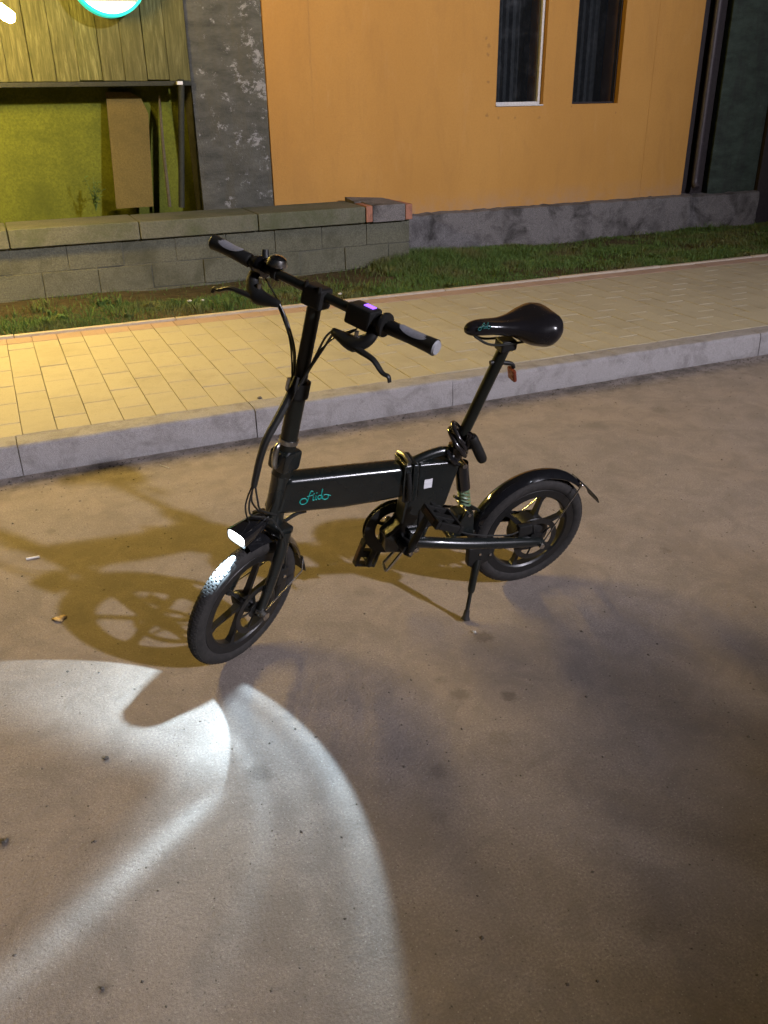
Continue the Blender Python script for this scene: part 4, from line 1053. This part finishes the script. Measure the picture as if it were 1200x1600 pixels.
# cables
def cable(pts, r_, nm='brake_cable'): return MB().tube([sp(*p_) for p_ in pts], r_, 8, 8).build(nm, M_cable, bike)
cable([(.026, .083, -.056), (.018, .060, -.085), (.010, .036, -.150), (.026, .020, -.225)], .0028)
cable([(.026, .085, -.062), (.010, .060, -.105), (.004, .030, -.170), (.030, .018, -.235)], .0028)
cable([(-.01, .118, -.045), (-.006, .072, -.082), (-.004, .034, -.140), (.020, .022, -.22)], .0022, 'display_wire')
cable([(.026, -.083, -.056), (.020, -.052, -.095), (.014, -.020, -.160), (.034, .004, -.225)], .0028)
cable([(.026, -.085, -.062), (.014, -.058, -.110), (.006, -.028, -.170), (.032, .0, -.230)], .0028)
cable([(.010, -.150, -.020), (.024, -.072, -.070), (.020, -.03, -.15), (.036, .004, -.225)], .0022, 'shift_cable')
lm = cable([(.030, .010, -.205), (.044, .012, -.245), (.074, .014, -.295), (.108, .014, -.352), (.120, .014, -.400), (.124, .014, -.445), (.126, .014, -.485)], [.0075, .011, .0105, .0098, .0092, .009, .008], 'cable_wrap')
for k in range(9):
    pass
cable([(.126, .014, -.48), (.132, .014, -.53), (.120, .016, -.572), (.085, .03, -.585), (.055, .04, -.60)], .0026)
cable([(.126, .012, -.48), (.120, .010, -.53), (.085, .008, -.575), (.04, .01, -.62)], .0026)
cable([(.124, .016, -.48), (.108, .020, -.53), (.09, .022, -.565), (.03, .03, -.60)], .0026)
cable([(.127, .010, -.48), (.128, .0, -.545), (.105, -.005, -.60), (.085, 0, -.632)], .0022, 'headlight_wire')
cable([(.055, .04, -.60), (.02, .062, -.66), (.0, .068, -.74), (-.01, .062, -.775)], .0026)
MB().tube([V(.30, .030, .30), V(.24, .058, .285), V(.12, .070, .262), V(.07, .066, .270)], .0026, 8, 6).build('rear_brake_cable', M_cable, bike)

# ---- cable lock wound round the seat post
lock = empty('cable_lock', mat=bike.matrix_world.copy())
tag(lock, 'coiled black cable lock with round barrel wound round the seat post', 'lock')
lc = cl+sd_*.030; e1 = np.cross(sd_, V(0, 1, 0)); e1 /= np.linalg.norm(e1); e2 = V(0, 1, 0)
tiltv = lambda a: sd_*(.022*math.cos(a-.3))
pts = []
for i in range(90):
    t = i/89; a = t*2*math.pi*3.2; r_ = .032+.006*math.sin(t*9)
    pts.append(lc+e1*(r_*math.cos(a)-.003)+e2*r_*math.sin(a)*1.05+sd_*(.030*(t-.5)+.024*math.cos(a+2.6)))
MB().tube(pts, .0068, 10).build('cable', M_lockc, lock)
c1, c2 = bl(737, 682, .040), bl(754, 719, .040)
MB().tube([c1, c1+(c2-c1)*.08, c1+(c2-c1)*.92, c2], [.013, .0155, .0155, .013], 18).build('barrel', M_plastic, lock)
dcc = (c2-c1)/np.linalg.norm(c2-c1)
MB().tube([c1, c1-dcc*.012, pts[-1]], [.009, .009, .0068], 10).build('barrel_tip', M_lockc, lock)

# ================================================================== LITTER
def on_road(px, py): return gd(px, py)
a, b = on_road(41, 875), on_road(62, 871)
cb = MB().tube([a+V(0, 0, .0045), b+V(0, 0, .0045)], .004, 10).build('cigarette_butt', speck('butt_paper', (.66, .62, .55), .8, .1, 300))
tag(cb, 'white cigarette butt on the road left of the bicycle', 'cigarette butt')
p_ = on_road(93, 968); v = []; f = []
for j in range(3):
    for i in range(14):
        an = 2*math.pi*i/14; r_ = (.016+.003*math.sin(3*an)+.002*math.cos(5*an))*(1, .6, .05)[j]
        v.append(p_+V(r_*math.cos(an)*1.3, r_*math.sin(an), .002+(.002+.003*math.sin(2*an), .006, .004)[j]))
for j in range(2):
    for i in range(14): f.append((j*14+i, j*14+(i+1) % 14, j*14+14+(i+1) % 14, j*14+14+i))
lfm = MB().add(v, f).build('dry_leaf', speck('dry_leaf', (.50, .33, .13), .8, .25, 200))
sol = lfm.modifiers.new('thick', 'SOLIDIFY'); sol.thickness = .001
tag(lfm, 'small curled dry yellow leaf on the road near the bicycle light', 'leaf')
M_stone = concrete('pebble', (.10, .09, .08), .3, (.05, .045, .04), .5, 40, .4)
M_pale = concrete('pale_crumb', (.5, .48, .44), .2, (.3, .28, .25), .4, 60, .3)
def pebble(px, py, r_, m, nm, lab, cat, z=0.0, grp=None):
    c_ = gd(px, py, z); rr = np.random.default_rng(int(px*7+py)); v = []; f = []; n = 10; q = 6
    for i in range(q+1):
        th = math.pi*i/q
        for k in range(n):
            an = 2*math.pi*k/n; w_ = r_*(1+.22*rr.normal() if 0 < i < q else 1)
            v.append(c_+V(w_*math.sin(th)*math.cos(an)*1.2, w_*math.sin(th)*math.sin(an), max(.0005, w_*.7*math.cos(th)+r_*.55)))
    for i in range(q):
        for k in range(n): f.append((i*n+k, (i+1)*n+k, (i+1)*n+(k+1) % n, i*n+(k+1) % n))
    tag(MB().add(v, f).build(nm, m), lab, cat, grp)
pebble(7, 1316, .006, M_stone, 'pebble', 'dark pebble in the light beam at the left edge', 'pebble', 0, 'pebbles on the road')
pebble(160, 1545, .0032, M_stone, 'pebble', 'dark pebble on the road at the bottom left', 'pebble', 0, 'pebbles on the road')
pebble(166, 1186, .0055, M_stone, 'pebble', 'tiny dark pebble in the brightest part of the beam', 'pebble', 0, 'pebbles on the road')
pebble(406, 623, .009, M_stone, 'pebble', 'dark crumb on the pavement left of the handlebar post', 'pebble', Z_W, 'pebbles on the pavement')
pebble(741, 989, .005, M_pale, 'pebble', 'pale crumb on the road just below the kickstand foot', 'pebble', 0, 'pebbles on the road')
a, b = on_road(250, 727), on_road(264, 732)
tag(MB().tube([a+V(0, 0, .002), b+V(0, 0, .003)], .0018, 6).build('twig', M_pale), 'pale thin twig on the road beside the kerb', 'twig')
for (px, py, lab) in ((296, 470, 'white scrap of litter in the grass behind the handlebar, left one of two'), (316, 469, 'white round scrap of litter in the grass below the brake lever'), (531, 459, 'white scrap of litter in the grass right of the handlebar clamp')):
    c_ = gd(px, py, Z_W+.03)
    tag(MB().ball(c_, .013, 8, (1.3, .7, .6)).build('litter_scrap', M_pale), lab, 'litter', 'litter in the grass')

# loose grit: thick along the kerb, thin over the road
gv = []; gf = []
for i in range(3400):
    if i < 1500: x, y = rng.uniform(-1.2, 6.5), KY-.006-abs(rng.normal(0, .07))
    else: x, y = rng.uniform(-1.0, 4.5), rng.uniform(.4, 3.7)
    s_ = abs(rng.normal(0, .0016))+.0012 if i >= 1500 else abs(rng.normal(0, .0028))+.0014
    a = rng.uniform(0, 6.28); ca, sa = math.cos(a)*s_, math.sin(a)*s_; k = len(gv); e_ = rng.uniform(.6, 1.6)
    gv += [(x+ca*e_, y+sa*e_, 0), (x-sa, y+ca, 0), (x-ca*e_, y-sa*e_, 0), (x+sa, y-ca, 0), (x+ca*.2, y+sa*.3, s_*rng.uniform(.6, 1.1))]
    gf += [(k, k+1, k+4), (k+1, k+2, k+4), (k+2, k+3, k+4), (k+3, k, k+4)]
me = bpy.data.meshes.new('grit'); me.from_pydata(gv, [], gf); M_grit = concrete('road_grit', (.13, .11, .09), .5, (.04, .035, .03), .7, 30, .2)
tag(link('grit', me, M_grit, None, False), 'loose grit scattered on the road and along the kerb', 'grit', kind='stuff')

# ------------------------------------------------------------------ render
scene.render.engine = 'CYCLES'
scene.cycles.max_bounces = 6
scene.cycles.sample_clamp_indirect = 4.0
